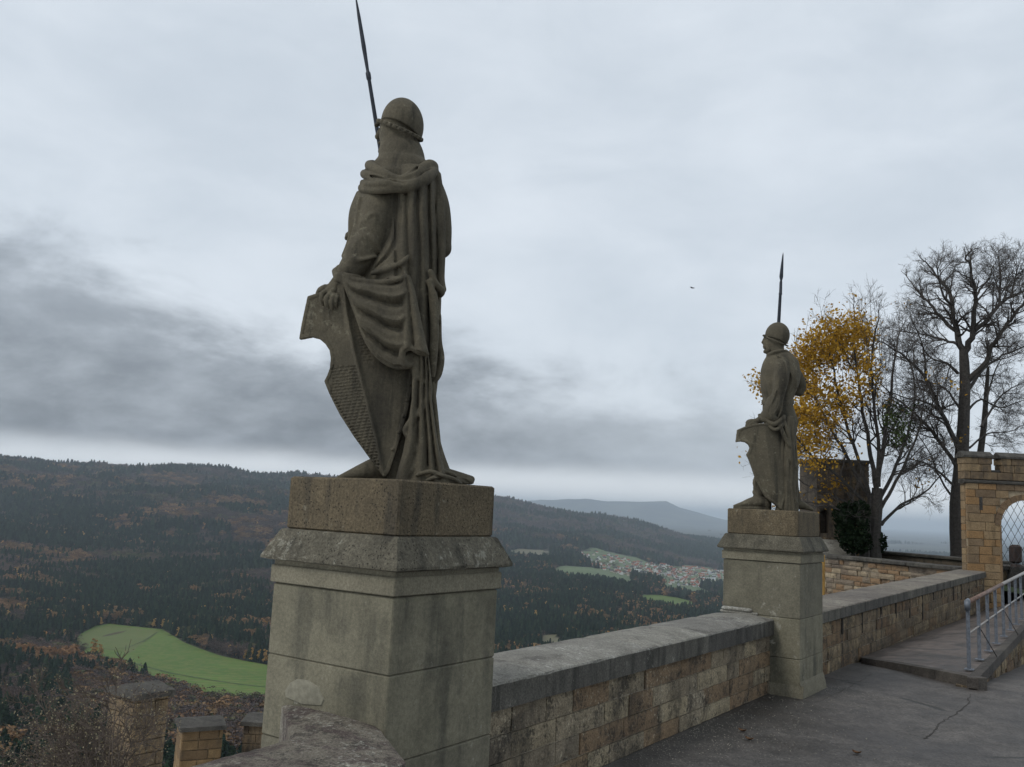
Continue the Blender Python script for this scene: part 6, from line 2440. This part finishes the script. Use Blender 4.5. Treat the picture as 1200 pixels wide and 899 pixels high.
def village():
    walls = [simple('house_white', (0.62, 0.62, 0.60), 0.9, var=.08), simple('house_cream', (0.46, 0.42, 0.34), 0.9, var=.08), simple('house_grey', (0.34, 0.35, 0.36), 0.9, var=.08)]
    roofs = [simple('roof_red', (0.25, 0.095, 0.060), 0.9, var=.2, scale=1), simple('roof_brown', (0.095, 0.060, 0.048), 0.9, var=.2, scale=1), simple('roof_slate', (0.060, 0.062, 0.070), 0.8, var=.2, scale=1), simple('roof_light', (0.42, 0.44, 0.46), 0.6, var=.1, scale=1)]
    win = simple('house_window', (0.03, 0.035, 0.04), 0.3)
    protos = []
    for wi in range(3):
        for ri in range(4):
            b = MB()
            L_, W_, H_, Rf = 12.0, 9.0, 5.4, 4.0
            if ri == 3: L_, W_, H_, Rf = 26.0, 14.0, 6.0, 1.2
            b.mat = 0
            hw, hl = W_ / 2, L_ / 2
            b.add([(-hl, -hw, -3), (hl, -hw, -3), (hl, hw, -3), (-hl, hw, -3), (-hl, -hw, H_), (hl, -hw, H_), (hl, hw, H_), (-hl, hw, H_), (-hl, 0, H_ + Rf - .3), (hl, 0, H_ + Rf - .3)],
                  [(0, 1, 5, 4), (2, 3, 7, 6), (1, 2, 6, 9, 5), (3, 0, 4, 8, 7)])
            b.mat = 1
            for s in (-1, 1):
                b.add([(-hl - .6, 0, H_ + Rf), (hl + .6, 0, H_ + Rf), (hl + .6, s * (hw + .7), H_ - .45), (-hl - .6, s * (hw + .7), H_ - .45),
                       (-hl - .6, 0, H_ + Rf - .3), (hl + .6, 0, H_ + Rf - .3), (hl + .6, s * (hw + .7), H_ - .75), (-hl - .6, s * (hw + .7), H_ - .75)],
                      [(0, 1, 2, 3), (7, 6, 5, 4), (3, 2, 6, 7), (0, 3, 7, 4), (1, 2, 6, 5)])
            b.box((L_ * .2, .9, H_ + Rf + .2), (.8, .8, 1.8))
            b.mat = 2
            for s in (-1, 1):
                for x in (-.33, 0, .33):
                    for z in (1.6, 4.1):
                        b.box((x * L_, s * (hw + .02), z), (1.2, .08, 1.3))
            o = b.build('village_house', [walls[wi], roofs[ri], win])
            protos.append(o)
    used = set()
    lo, hi = VILLAGE.min(0), VILLAGE.max(0)
    placed = []
    tries = 0
    rr_ = random.Random(44)
    T0, T1 = (665 - 600) / FOCAL, (858 - 600) / FOCAL
    while len(placed) < 285 and tries < 60000:
        tries += 1
        x, y = rr_.uniform(lo[0], hi[0]), rr_.uniform(lo[1], hi[1])
        if float(poly_sdf(np.array([x]), np.array([y]), VILLAGE)[0]) > -4: continue
        D = x * F0[0] + y * F0[1]; T = (x * RT[0] + y * RT[1]) / D
        if not T0 < T < T1: continue
        # denser towards the middle
        cpx = 600 + T * FOCAL
        if rr_.random() > math.exp(-((cpx - 790) / 75) ** 2) * .9 + .3: continue
        if any((x - q[0]) ** 2 + (y - q[1]) ** 2 < 19 ** 2 for q in placed): continue
        placed.append((x, y, cpx))
    lab = {0: 'white-walled', 1: 'cream-walled', 2: 'grey-walled'}
    rl = {0: 'red-roofed', 1: 'brown-roofed', 2: 'slate-roofed', 3: 'long pale-roofed'}
    for (x, y, cpx) in placed:
        wi = rr_.choice([0, 0, 0, 1, 1, 2])
        ri = rr_.choice([0, 0, 0, 1, 2]) if cpx < 832 else rr_.choice([0, 2, 3, 3, 1])
        if rr_.random() < .04: ri = 3
        k = wi * 4 + ri
        pr = protos[k]
        o = pr if k not in used else pr.copy()
        if k in used: COL.objects.link(o)
        used.add(k)
        o.location = (x, y, float(ground_z(x, y)) + .5)
        o.rotation_euler = (0, 0, rr_.choice([.3, .3, 1.87, .75, 2.3, 2.9]) + rr_.uniform(-.15, .15))
        s = rr_.uniform(.75, 1.15)
        o.scale = (s, s, s * rr_.uniform(.9, 1.1))
        tag(o, '%s %s house in the far village in the valley, beyond the low parapet' % (lab[wi], rl[ri]), 'house', 'houses of the far village')
    for k, p in enumerate(protos):
        if k not in used:
            bpy.data.objects.remove(p)
    print('houses', len(placed))


village()


# ---- the air: one even volume over the valley
def haze():
    b = MB()
    b.box((-12000 * .57, 12000 * .82, (330 - 330) / 2 + 0), (110000, 110000, 2))
    b.v, b.f, b.m, b.t, b.n = [], [], [], [], 0
    z0, z1 = -330.0, 400.0
    b.box((0, 0, (z0 + z1) / 2), (130000, 130000, z1 - z0))
    mt = bpy.data.materials.new('haze')
    mt.use_nodes = True
    t = mt.node_tree
    t.nodes.clear()
    g = NG(t)
    v = g.n('ShaderNodeVolumePrincipled', Density=HAZE)
    v.inputs['Color'].default_value = (0.80, 0.90, 1.0, 1)
    v.inputs['Anisotropy'].default_value = 0.3
    g.n('ShaderNodeOutputMaterial', Volume=v.outputs[0])
    o = b.build('haze', mt)
    tag(o, kind='stuff')


HAZE = 6.0e-5
haze()


# ------------------------------------------------------------------ bare trees, shrub, evergreen
def unit(v):
    return v / (np.linalg.norm(v) + 1e-12)


class Tree:
    def __init__(self, seed):
        self.r = np.random.default_rng(seed)
        self.wood, self.twigs = MB(), MB()
        self.tips = []

    def limb(self, pts, r0, r1, kids, lv=0, spread=.9, klen=(1.2, 2.6), up=.25, sides=7):
        """a limb through measured points with children sprouting along it"""
        pts = [np.array(p, float) for p in pts]
        # resample with a slight crook
        out = []
        for i in range(len(pts) - 1):
            p0, p1, p2, p3 = pts[max(i - 1, 0)], pts[i], pts[i + 1], pts[min(i + 2, len(pts) - 1)]
            for s in range(4):
                t = s / 4
                q = 0.5 * (2 * p1 + (p2 - p0) * t + (2 * p0 - 5 * p1 + 4 * p2 - p3) * t * t + (3 * p1 - p0 - 3 * p2 + p3) * t ** 3)
                out.append(q + (self.r.normal(size=3) * .25 * r0 if s else 0))
        out.append(pts[-1])
        n = len(out)
        rad = [r0 + (r1 - r0) * (i / (n - 1)) ** .8 for i in range(n)]
        self.wood.tube(out, rad, sides)
        for _ in range(kids):
            i = int(self.r.uniform(.18, 1.0) * (n - 1))
            d = unit(out[min(i + 1, n - 1)] - out[max(i - 1, 0)])
            self.branch(out[i], d, self.r.uniform(*klen) * (1.15 - .4 * i / n), min(rad[i] * .55, .05), 1, spread, up)
        self.branch(out[-1], unit(out[-1] - out[-2]), klen[0] * 1.2, r1, 1, .3, up)

    def branch(self, p, d, L, r, lv, spread, up):
        a = self.r.normal(size=3)
        side = unit(np.cross(d, a))
        ang = self.r.uniform(.45, 1.0) * spread
        d = unit(d * math.cos(ang) + side * math.sin(ang) + ZZ * up * .6)
        n = 5 if lv < 3 else 3
        pts = [p]
        q, dd = p.copy(), d
        for i in range(n):
            dd = unit(dd + self.r.normal(size=3) * .16 + ZZ * up * .22)
            q = q + dd * L / n
            pts.append(q)
        r = max(r, .0036)
        rt = max(.0022, r * .35)
        rad = [r + (rt - r) * i / n for i in range(n + 1)]
        (self.wood if r > .028 else self.twigs).tube(pts, rad, 5 if r > .02 else 3, cap=False)
        if lv >= self.maxlv or L < self.minL:
            self.tips.append((pts[-1], dd))
            return
        k = self.nk[min(lv, len(self.nk) - 1)]
        for _ in range(k):
            f = self.r.uniform(.25, 1.0)
            i = min(int(f * n), n - 1)
            b0 = pts[i] + (pts[i + 1] - pts[i]) * (f * n - i)
            self.branch(b0, unit(pts[i + 1] - pts[i]), L * self.r.uniform(.42, .68), rad[i] * .6, lv + 1, self.spr, up)
        self.tips.append((pts[-1], dd))


def leaves(name, tips, mat, parent, size, n_each, spread, prob, seed):
    rr_ = np.random.default_rng(seed)
    b = MB()
    for p, d in tips:
        pr = prob(p)
        if rr_.random() > pr: continue
        for _ in range(n_each):
            c_ = p + rr_.normal(size=3) * spread
            a = unit(rr_.normal(size=3)); e = unit(np.cross(a, rr_.normal(size=3) + np.array([0, 0, .5])))
            s = size * rr_.uniform(.6, 1.25)
            b.tint = rr_.random()
            b.add([c_ - a * s, c_ - e * s * .7 + a * s * .15, c_ + a * s * 1.1, c_ + e * s * .7 + a * s * .15], [(0, 1, 2, 3)])
    return b.build(name, mat, parent) if b.n else None


def px_of(p):
    q = np.array(p) - np.array([0, 0, EYE]); w = q @ FWD
    return 600 + FOCAL * (q @ CR) / w, 449.5 - FOCAL * (q @ CU) / w


def yellow_tree():
    D = 30.0
    t = Tree(5)
    t.maxlv, t.minL, t.nk, t.spr = 4, .28, (6, 6, 5, 3), .85
    R_ = np.random.default_rng(3)
    def W(x, y, w=0.0):
        return at_depth(x, y, D + w)
    base = W(1023, 648)
    root = thing('bare_tree', (base[0], base[1], .3), 'many-stemmed tree with golden leaves left on its left side, in front of the turret', 'tree', 'trees behind the bastion wall')
    t.wood.tube([W(1022, 668), W(1023, 648), W(1024.5, 620), W(1027, 595), W(1028, 572)], [.34, .27, .22, .20, .17], 10)
    t.wood.tube([W(1012, 662, -.3), W(1014, 640, -.2), W(1018, 610), W(1020, 580)], [.2, .14, .11, .09], 8)
    L = [([(1028, 575), (1018, 520), (1010, 470), (1003, 425), (1001, 375)], .10, 0, 8),
         ([(1029, 570), (1036, 520), (1042, 475), (1047, 430), (1052, 395)], .10, .8, 8),
         ([(1026, 580), (1030, 530), (1024, 470), (1022, 420), (1028, 380)], .09, -.9, 8),
         ([(1020, 585), (998, 545), (975, 505), (955, 465), (938, 432)], .09, .5, 9),
         ([(1019, 580), (1000, 520), (984, 470), (975, 425), (968, 392)], .08, -.6, 9),
         ([(1016, 592), (985, 560), (952, 535), (925, 500), (905, 470)], .07, -.8, 9),
         ([(1016, 598), (984, 585), (950, 570), (925, 555)], .06, .6, 9),
         ([(1017, 606), (990, 600), (962, 590), (935, 588)], .05, -.5, 8),
         ([(1030, 600), (1046, 572), (1062, 540), (1078, 500), (1082, 465)], .08, -.4, 8),
         ([(1033, 615), (1055, 592), (1082, 578), (1106, 552)], .07, .6, 8),
         ([(1029, 590), (1050, 545), (1066, 500), (1072, 455), (1066, 420)], .08, .9, 8)]
    for pts, r, w, k in L:
        t.limb([W(x, y, w * (i / (len(pts) - 1)) * 2.2) for i, (x, y) in enumerate(pts)], r * .9, r * .25, int(k * 1.35), klen=(.7, 1.5), up=.10, spread=1.05)
    # long upright shoots against the sky
    for i in range(60):
        x = R_.uniform(925, 1062); y = R_.uniform(385, 440) + abs(x - 1000) * .15
        p = W(x, y, R_.uniform(-1.5, 1.5)); d = unit(np.array([R_.normal() * .12, R_.normal() * .12, 1]))
        h = R_.uniform(.7, 1.7) * (1.1 - abs(x - 1010) / 160)
        q = p + d * h
        t.twigs.tube([p - d * .5, p, (p + q) / 2 + R_.normal(size=3) * .03, q], [.011, .009, .007, .003], 3, cap=False)
        for _ in range(4):
            s = p + d * h * R_.uniform(.2, .8)
            t.twigs.tube([s, s + unit(d + R_.normal(size=3) * .5) * h * .3], [.006, .003], 3, cap=False)
    t.wood.build('trunk', M['bark_dark'], root)
    cr = t.twigs.build('crown', M['twig'], root)
    def prob(p):
        x, y = px_of(p)
        v = 0.0
        for cx, cy, rx, ry, a in ((985, 400, 32, 32, 1.0), (958, 425, 30, 40, .95), (1004, 395, 14, 22, .9), (938, 470, 26, 48, .75), (897, 452, 16, 18, .6), (985, 455, 24, 34, .6), (950, 520, 34, 30, .42), (975, 575, 22, 26, .22), (940, 575, 20, 22, .15), (1012, 430, 16, 40, .5), (1085, 565, 12, 10, .25)):
            v = max(v, a * math.exp(-(((x - cx) / rx) ** 2 + ((y - cy) / ry) ** 2) * 1.1))
        return v if v > .12 else 0.006
    leaves('golden_leaves', t.tips, M['leaf_gold'], cr, .060, 7, .15, lambda p: .8 * prob(p), 8)
    def pg(p):
        x, y = px_of(p)
        return .3 if (1035 < x < 1068 and 475 < y < 525) else 0
    leaves('ivy_leaves', t.tips, M['leaf_mid'], cr, .055, 4, .12, pg, 9)
    print('tips', len(t.tips))


def big_tree():
    D = 31.0
    t = Tree(17)
    t.maxlv, t.minL, t.nk, t.spr = 4, .22, (6, 6, 5, 4), 1.0
    def W(x, y, w=0.0):
        return at_depth(x, y, D + w)
    base = W(1126, 652)
    root = thing('bare_tree', (base[0], base[1], .3), 'tall leafless tree with a thick dark trunk, standing left of the gate', 'tree', 'trees behind the bastion wall')
    t.wood.tube([W(1128, 672), W(1127, 650), W(1124, 620), W(1123, 590), W(1126, 550), W(1129, 500), W(1131, 450), W(1130, 425), W(1129, 410)], [.48, .36, .31, .28, .24, .20, .175, .165, .14], 12)
    t.wood.tube([W(1136, 670, .5), W(1137, 640, .5), W(1140, 590, .5), W(1147, 545, .6), W(1153, 500, .8), W(1156, 460, 1), W(1158, 430, 1.2)], [.2, .17, .14, .12, .10, .08, .05], 8)
    L = [([(1129, 415), (1122, 388), (1116, 355), (1113, 335), (1104, 320), (1090, 300)], .16, .3, 11),
         ([(1124, 392), (1106, 371), (1090, 350), (1078, 336), (1066, 318)], .10, .8, 10),
         ([(1115, 350), (1106, 340), (1100, 315), (1098, 296)], .07, -.6, 8),
         ([(1131, 412), (1140, 388), (1142, 355), (1143, 330), (1138, 302), (1132, 286)], .15, -.4, 12),
         ([(1142, 345), (1148, 330), (1158, 318), (1163, 300)], .07, .4, 8),
         ([(1141, 386), (1158, 371), (1170, 352), (1186, 340), (1205, 331), (1222, 318)], .12, .7, 11),
         ([(1171, 352), (1172, 325), (1172, 300), (1170, 288)], .07, .3, 10),
         ([(1185, 341), (1189, 318), (1194, 296)], .06, -.4, 9),
         ([(1133, 447), (1150, 431), (1166, 402), (1180, 376), (1198, 352), (1216, 335)], .15, -.7, 12),
         ([(1136, 455), (1158, 427), (1182, 414), (1208, 402)], .09, .9, 9),
         ([(1150, 500), (1168, 470), (1185, 455), (1208, 445)], .06, .8, 9),
         ([(1155, 470), (1168, 430), (1178, 415)], .05, 1.0, 7),
         ([(1122, 437), (1110, 426), (1092, 420), (1078, 402)], .08, -.6, 9),
         ([(1121, 403), (1100, 396), (1075, 389), (1052, 386)], .07, .5, 9),
         ([(1122, 520), (1102, 482), (1084, 442), (1062, 420), (1038, 403)], .12, -.5, 12),
         ([(1120, 545), (1092, 505), (1064, 478), (1040, 462)], .10, .7, 10),
         ([(1119, 570), (1096, 550), (1076, 540), (1058, 536)], .06, -.9, 7),
         ([(1101, 480), (1080, 470), (1060, 466), (1040, 458)], .06, -.8, 8),
         ([(1084, 442), (1084, 420), (1078, 395), (1068, 370)], .06, -.3, 9),
         ([(1121, 590), (1102, 560), (1086, 525), (1068, 500)], .06, .9, 9),
         ([(1126, 480), (1108, 456), (1090, 448), (1064, 444)], .06, .4, 9),
         ([(1133, 482), (1150, 468), (1172, 478), (1196, 470)], .06, .5, 9),
         ([(1136, 525), (1158, 508), (1182, 506), (1208, 494)], .05, 1.0, 9),
         ([(1126, 545), (1112, 500), (1096, 470), (1088, 440)], .05, -1.0, 8)]
    for pts, r, w, k in L:
        t.limb([W(x, y + max(0, 400 - y) * .13, w * (i / (len(pts) - 1)) * 2.6) for i, (x, y) in enumerate(pts)], r * .8, r * .2, int(k * 1.7), klen=(.5, 1.05), up=.03, spread=1.1)
    t.wood.build('trunk', M['bark_dark'], root)
    t.twigs.build('crown', M['twig'], root)
    print('tips', len(t.tips), t.twigs.n)


def shrub():
    t = Tree(23)
    t.maxlv, t.minL, t.nk, t.spr = 3, .09, (5, 5, 4, 3), .95
    base = at_depth(125, 1010, 9.2)
    root = thing('bare_shrub', tuple(base), 'twiggy leafless shrub with pale dry seed heads, in front of the tall blackened merlon', 'shrub')
    R_ = np.random.default_rng(2)
    for i in range(20):
        x = R_.uniform(15, 190)
        y = 812 + abs(x - 115) * .50 + R_.uniform(-25, 75)
        w = R_.uniform(-.9, .9)
        a = at_depth(125 + (x - 125) * .15, 1005, 9.2 + w * .2)
        m_ = at_depth(125 + (x - 125) * .5, 905, 9.2 + w * .6)
        e = at_depth(x, y, 9.2 + w)
        t.limb([a, m_, e], .012, .003, 7, klen=(.22, .50), up=.06, spread=.95, sides=5)
    t.wood.build('stems', M['twig_brown'], root)
    cr = t.twigs.build('twigs', M['twig_brown'], root)
    leaves('seed_heads', t.tips, M['leaf_seed'], cr, .010, 2, .02, lambda p: .5, 4)
    print('tips', len(t.tips), t.twigs.n)


M['leaf_seed'] = leafmat('dry_seed_heads', (0.09, 0.07, 0.045), (0.34, 0.30, 0.20), trans=.2)


def evergreen():
    c = at_depth(999, 622, 29.6)
    root = thing('evergreen_bush', (c[0], c[1], .3), 'black-green evergreen bush crowding the foot of the turret beside the trunk', 'bush')
    rr_ = np.random.default_rng(6)
    b = MB()
    for (px, py, w, rx, rz) in ((999, 618, 0, .52, .82), (990, 606, .1, .38, .45), (1008, 600, .1, .30, .35), (1003, 634, -.1, .50, .40), (1033, 636, .3, .16, .32)):
        q = at_depth(px, py, 29.6 + w)
        for i in range(900 if rx > .2 else 260):
            d = unit(rr_.normal(size=3))
            k = rr_.uniform(.45, 1.12)
            p = q + np.array([d[0] * rx, d[1] * rx, d[2] * rz]) * k
            a = unit(rr_.normal(size=3)); e = unit(np.cross(a, rr_.normal(size=3)))
            s = .065 * rr_.uniform(.6, 1.3)
            b.tint = rr_.random()
            b.add([p - a * s, p - e * s * .6, p + a * s * 1.2, p + e * s * .6], [(0, 1, 2, 3)])
    b.build('foliage', M['leaf_dark'], root)
    b = MB()
    b.tube([(c[0], c[1], .2), (c[0], c[1], 1.2)], [.09, .05], 7)
    b.build('stem', M['bark_dark'], root)


yellow_tree()
big_tree()
shrub()
evergreen()


# ---- single bright trees one can pick out in the valley
def valley_trees():
    def crown(kind, seed):
        mt = M['larch_gold'] if kind == 'larch' else M['beech_rust']
        return leafy('crown', mt, 'larch' if kind == 'larch' else 'broad', seed, 320), mt
    M['larch_gold'] = leafmat('larch_gold', (0.30, 0.17, 0.05), (0.46, 0.30, 0.11), trans=.15)
    M['beech_rust'] = leafmat('beech_rust', (0.17, 0.085, 0.040), (0.27, 0.16, 0.08), trans=.15)
    src = {}
    for k in ('larch', 'rust'):
        for v in range(3):
            o, _ = crown(k, 300 + v + (50 if k == 'rust' else 0))
            src[(k, v)] = o.data
            bpy.data.objects.remove(o)
    tr = MB()
    tr.tube([(0, 0, -.1), (0, 0, .3), (0, 0, .7)], [.03, .024, .012], 6)
    to = tr.build('trunk', M['bark'])
    tdata = to.data
    bpy.data.objects.remove(to)
    edge = 'golden larch at the rim of the big green meadow'
    slope = 'bright golden tree among dark spruces left of the meadow'
    mid = 'golden tree among the dark woods below the village'
    rusty = 'rusty brown beech in the row left of the meadow'
    rm = 'rusty brown tree on the wooded slope above the meadow'
    L = []
    for p in ((190, 737), (196, 737), (203, 742), (209, 747), (238, 757), (246, 760), (268, 768), (276, 770), (287, 774), (296, 776), (303, 777), (310, 778), (180, 736), (155, 734), (118, 733)):
        L.append((p, 'larch', edge, 15))
    for p in ((50, 727), (57, 729), (44, 725), (20, 722), (30, 724), (101, 721), (96, 724), (106, 725), (75, 728), (113, 731), (120, 728), (73, 755), (110, 768), (117, 771), (8, 730)):
        L.append((p, 'larch', slope, 17))
    for i in range(11):
        L.append(((24 + i * 6.0, 779 + (i % 3) * 2), 'rust', rusty, 20))
    for p in ((165, 697), (170, 700), (184, 696), (226, 699), (198, 684), (112, 664)):
        L.append((p, 'rust', rm, 22))
    for p in ((624, 714), (632, 712), (618, 720), (640, 716), (690, 723), (697, 726), (704, 728), (684, 721), (735, 702), (741, 703), (762, 723), (768, 725), (775, 727), (590, 722), (598, 723), (700, 684), (706, 685), (712, 686), (628, 730), (652, 705), (668, 702)):
        L.append((p, 'larch' if (p[0] // 2) % 3 else 'rust', mid, 21))
    rr_ = random.Random(9)
    first = {}
    for (px, py), kind, lab, h in L:
        q = land_hit(px, py)
        h = h * rr_.uniform(.8, 1.15)
        lb = lab if not (lab == mid and kind == 'rust') else 'rusty brown tree among the dark woods below the village'
        root = thing('larch_tree' if kind == 'larch' else 'beech_tree', tuple(q - ZZ * .5), lb, 'tree', 'single bright trees in the valley')
        w = h * (1.15 if kind == 'larch' else 1.35)
        root.scale = (w, w, h)
        root.rotation_euler = (0, 0, rr_.uniform(0, 6.28))
        for nm, d in (('crown', src[(kind, rr_.randrange(3))]), ('trunk', tdata)):
            c_ = bpy.data.objects.new(nm, d)
            COL.objects.link(c_)
            c_.parent = root


valley_trees()
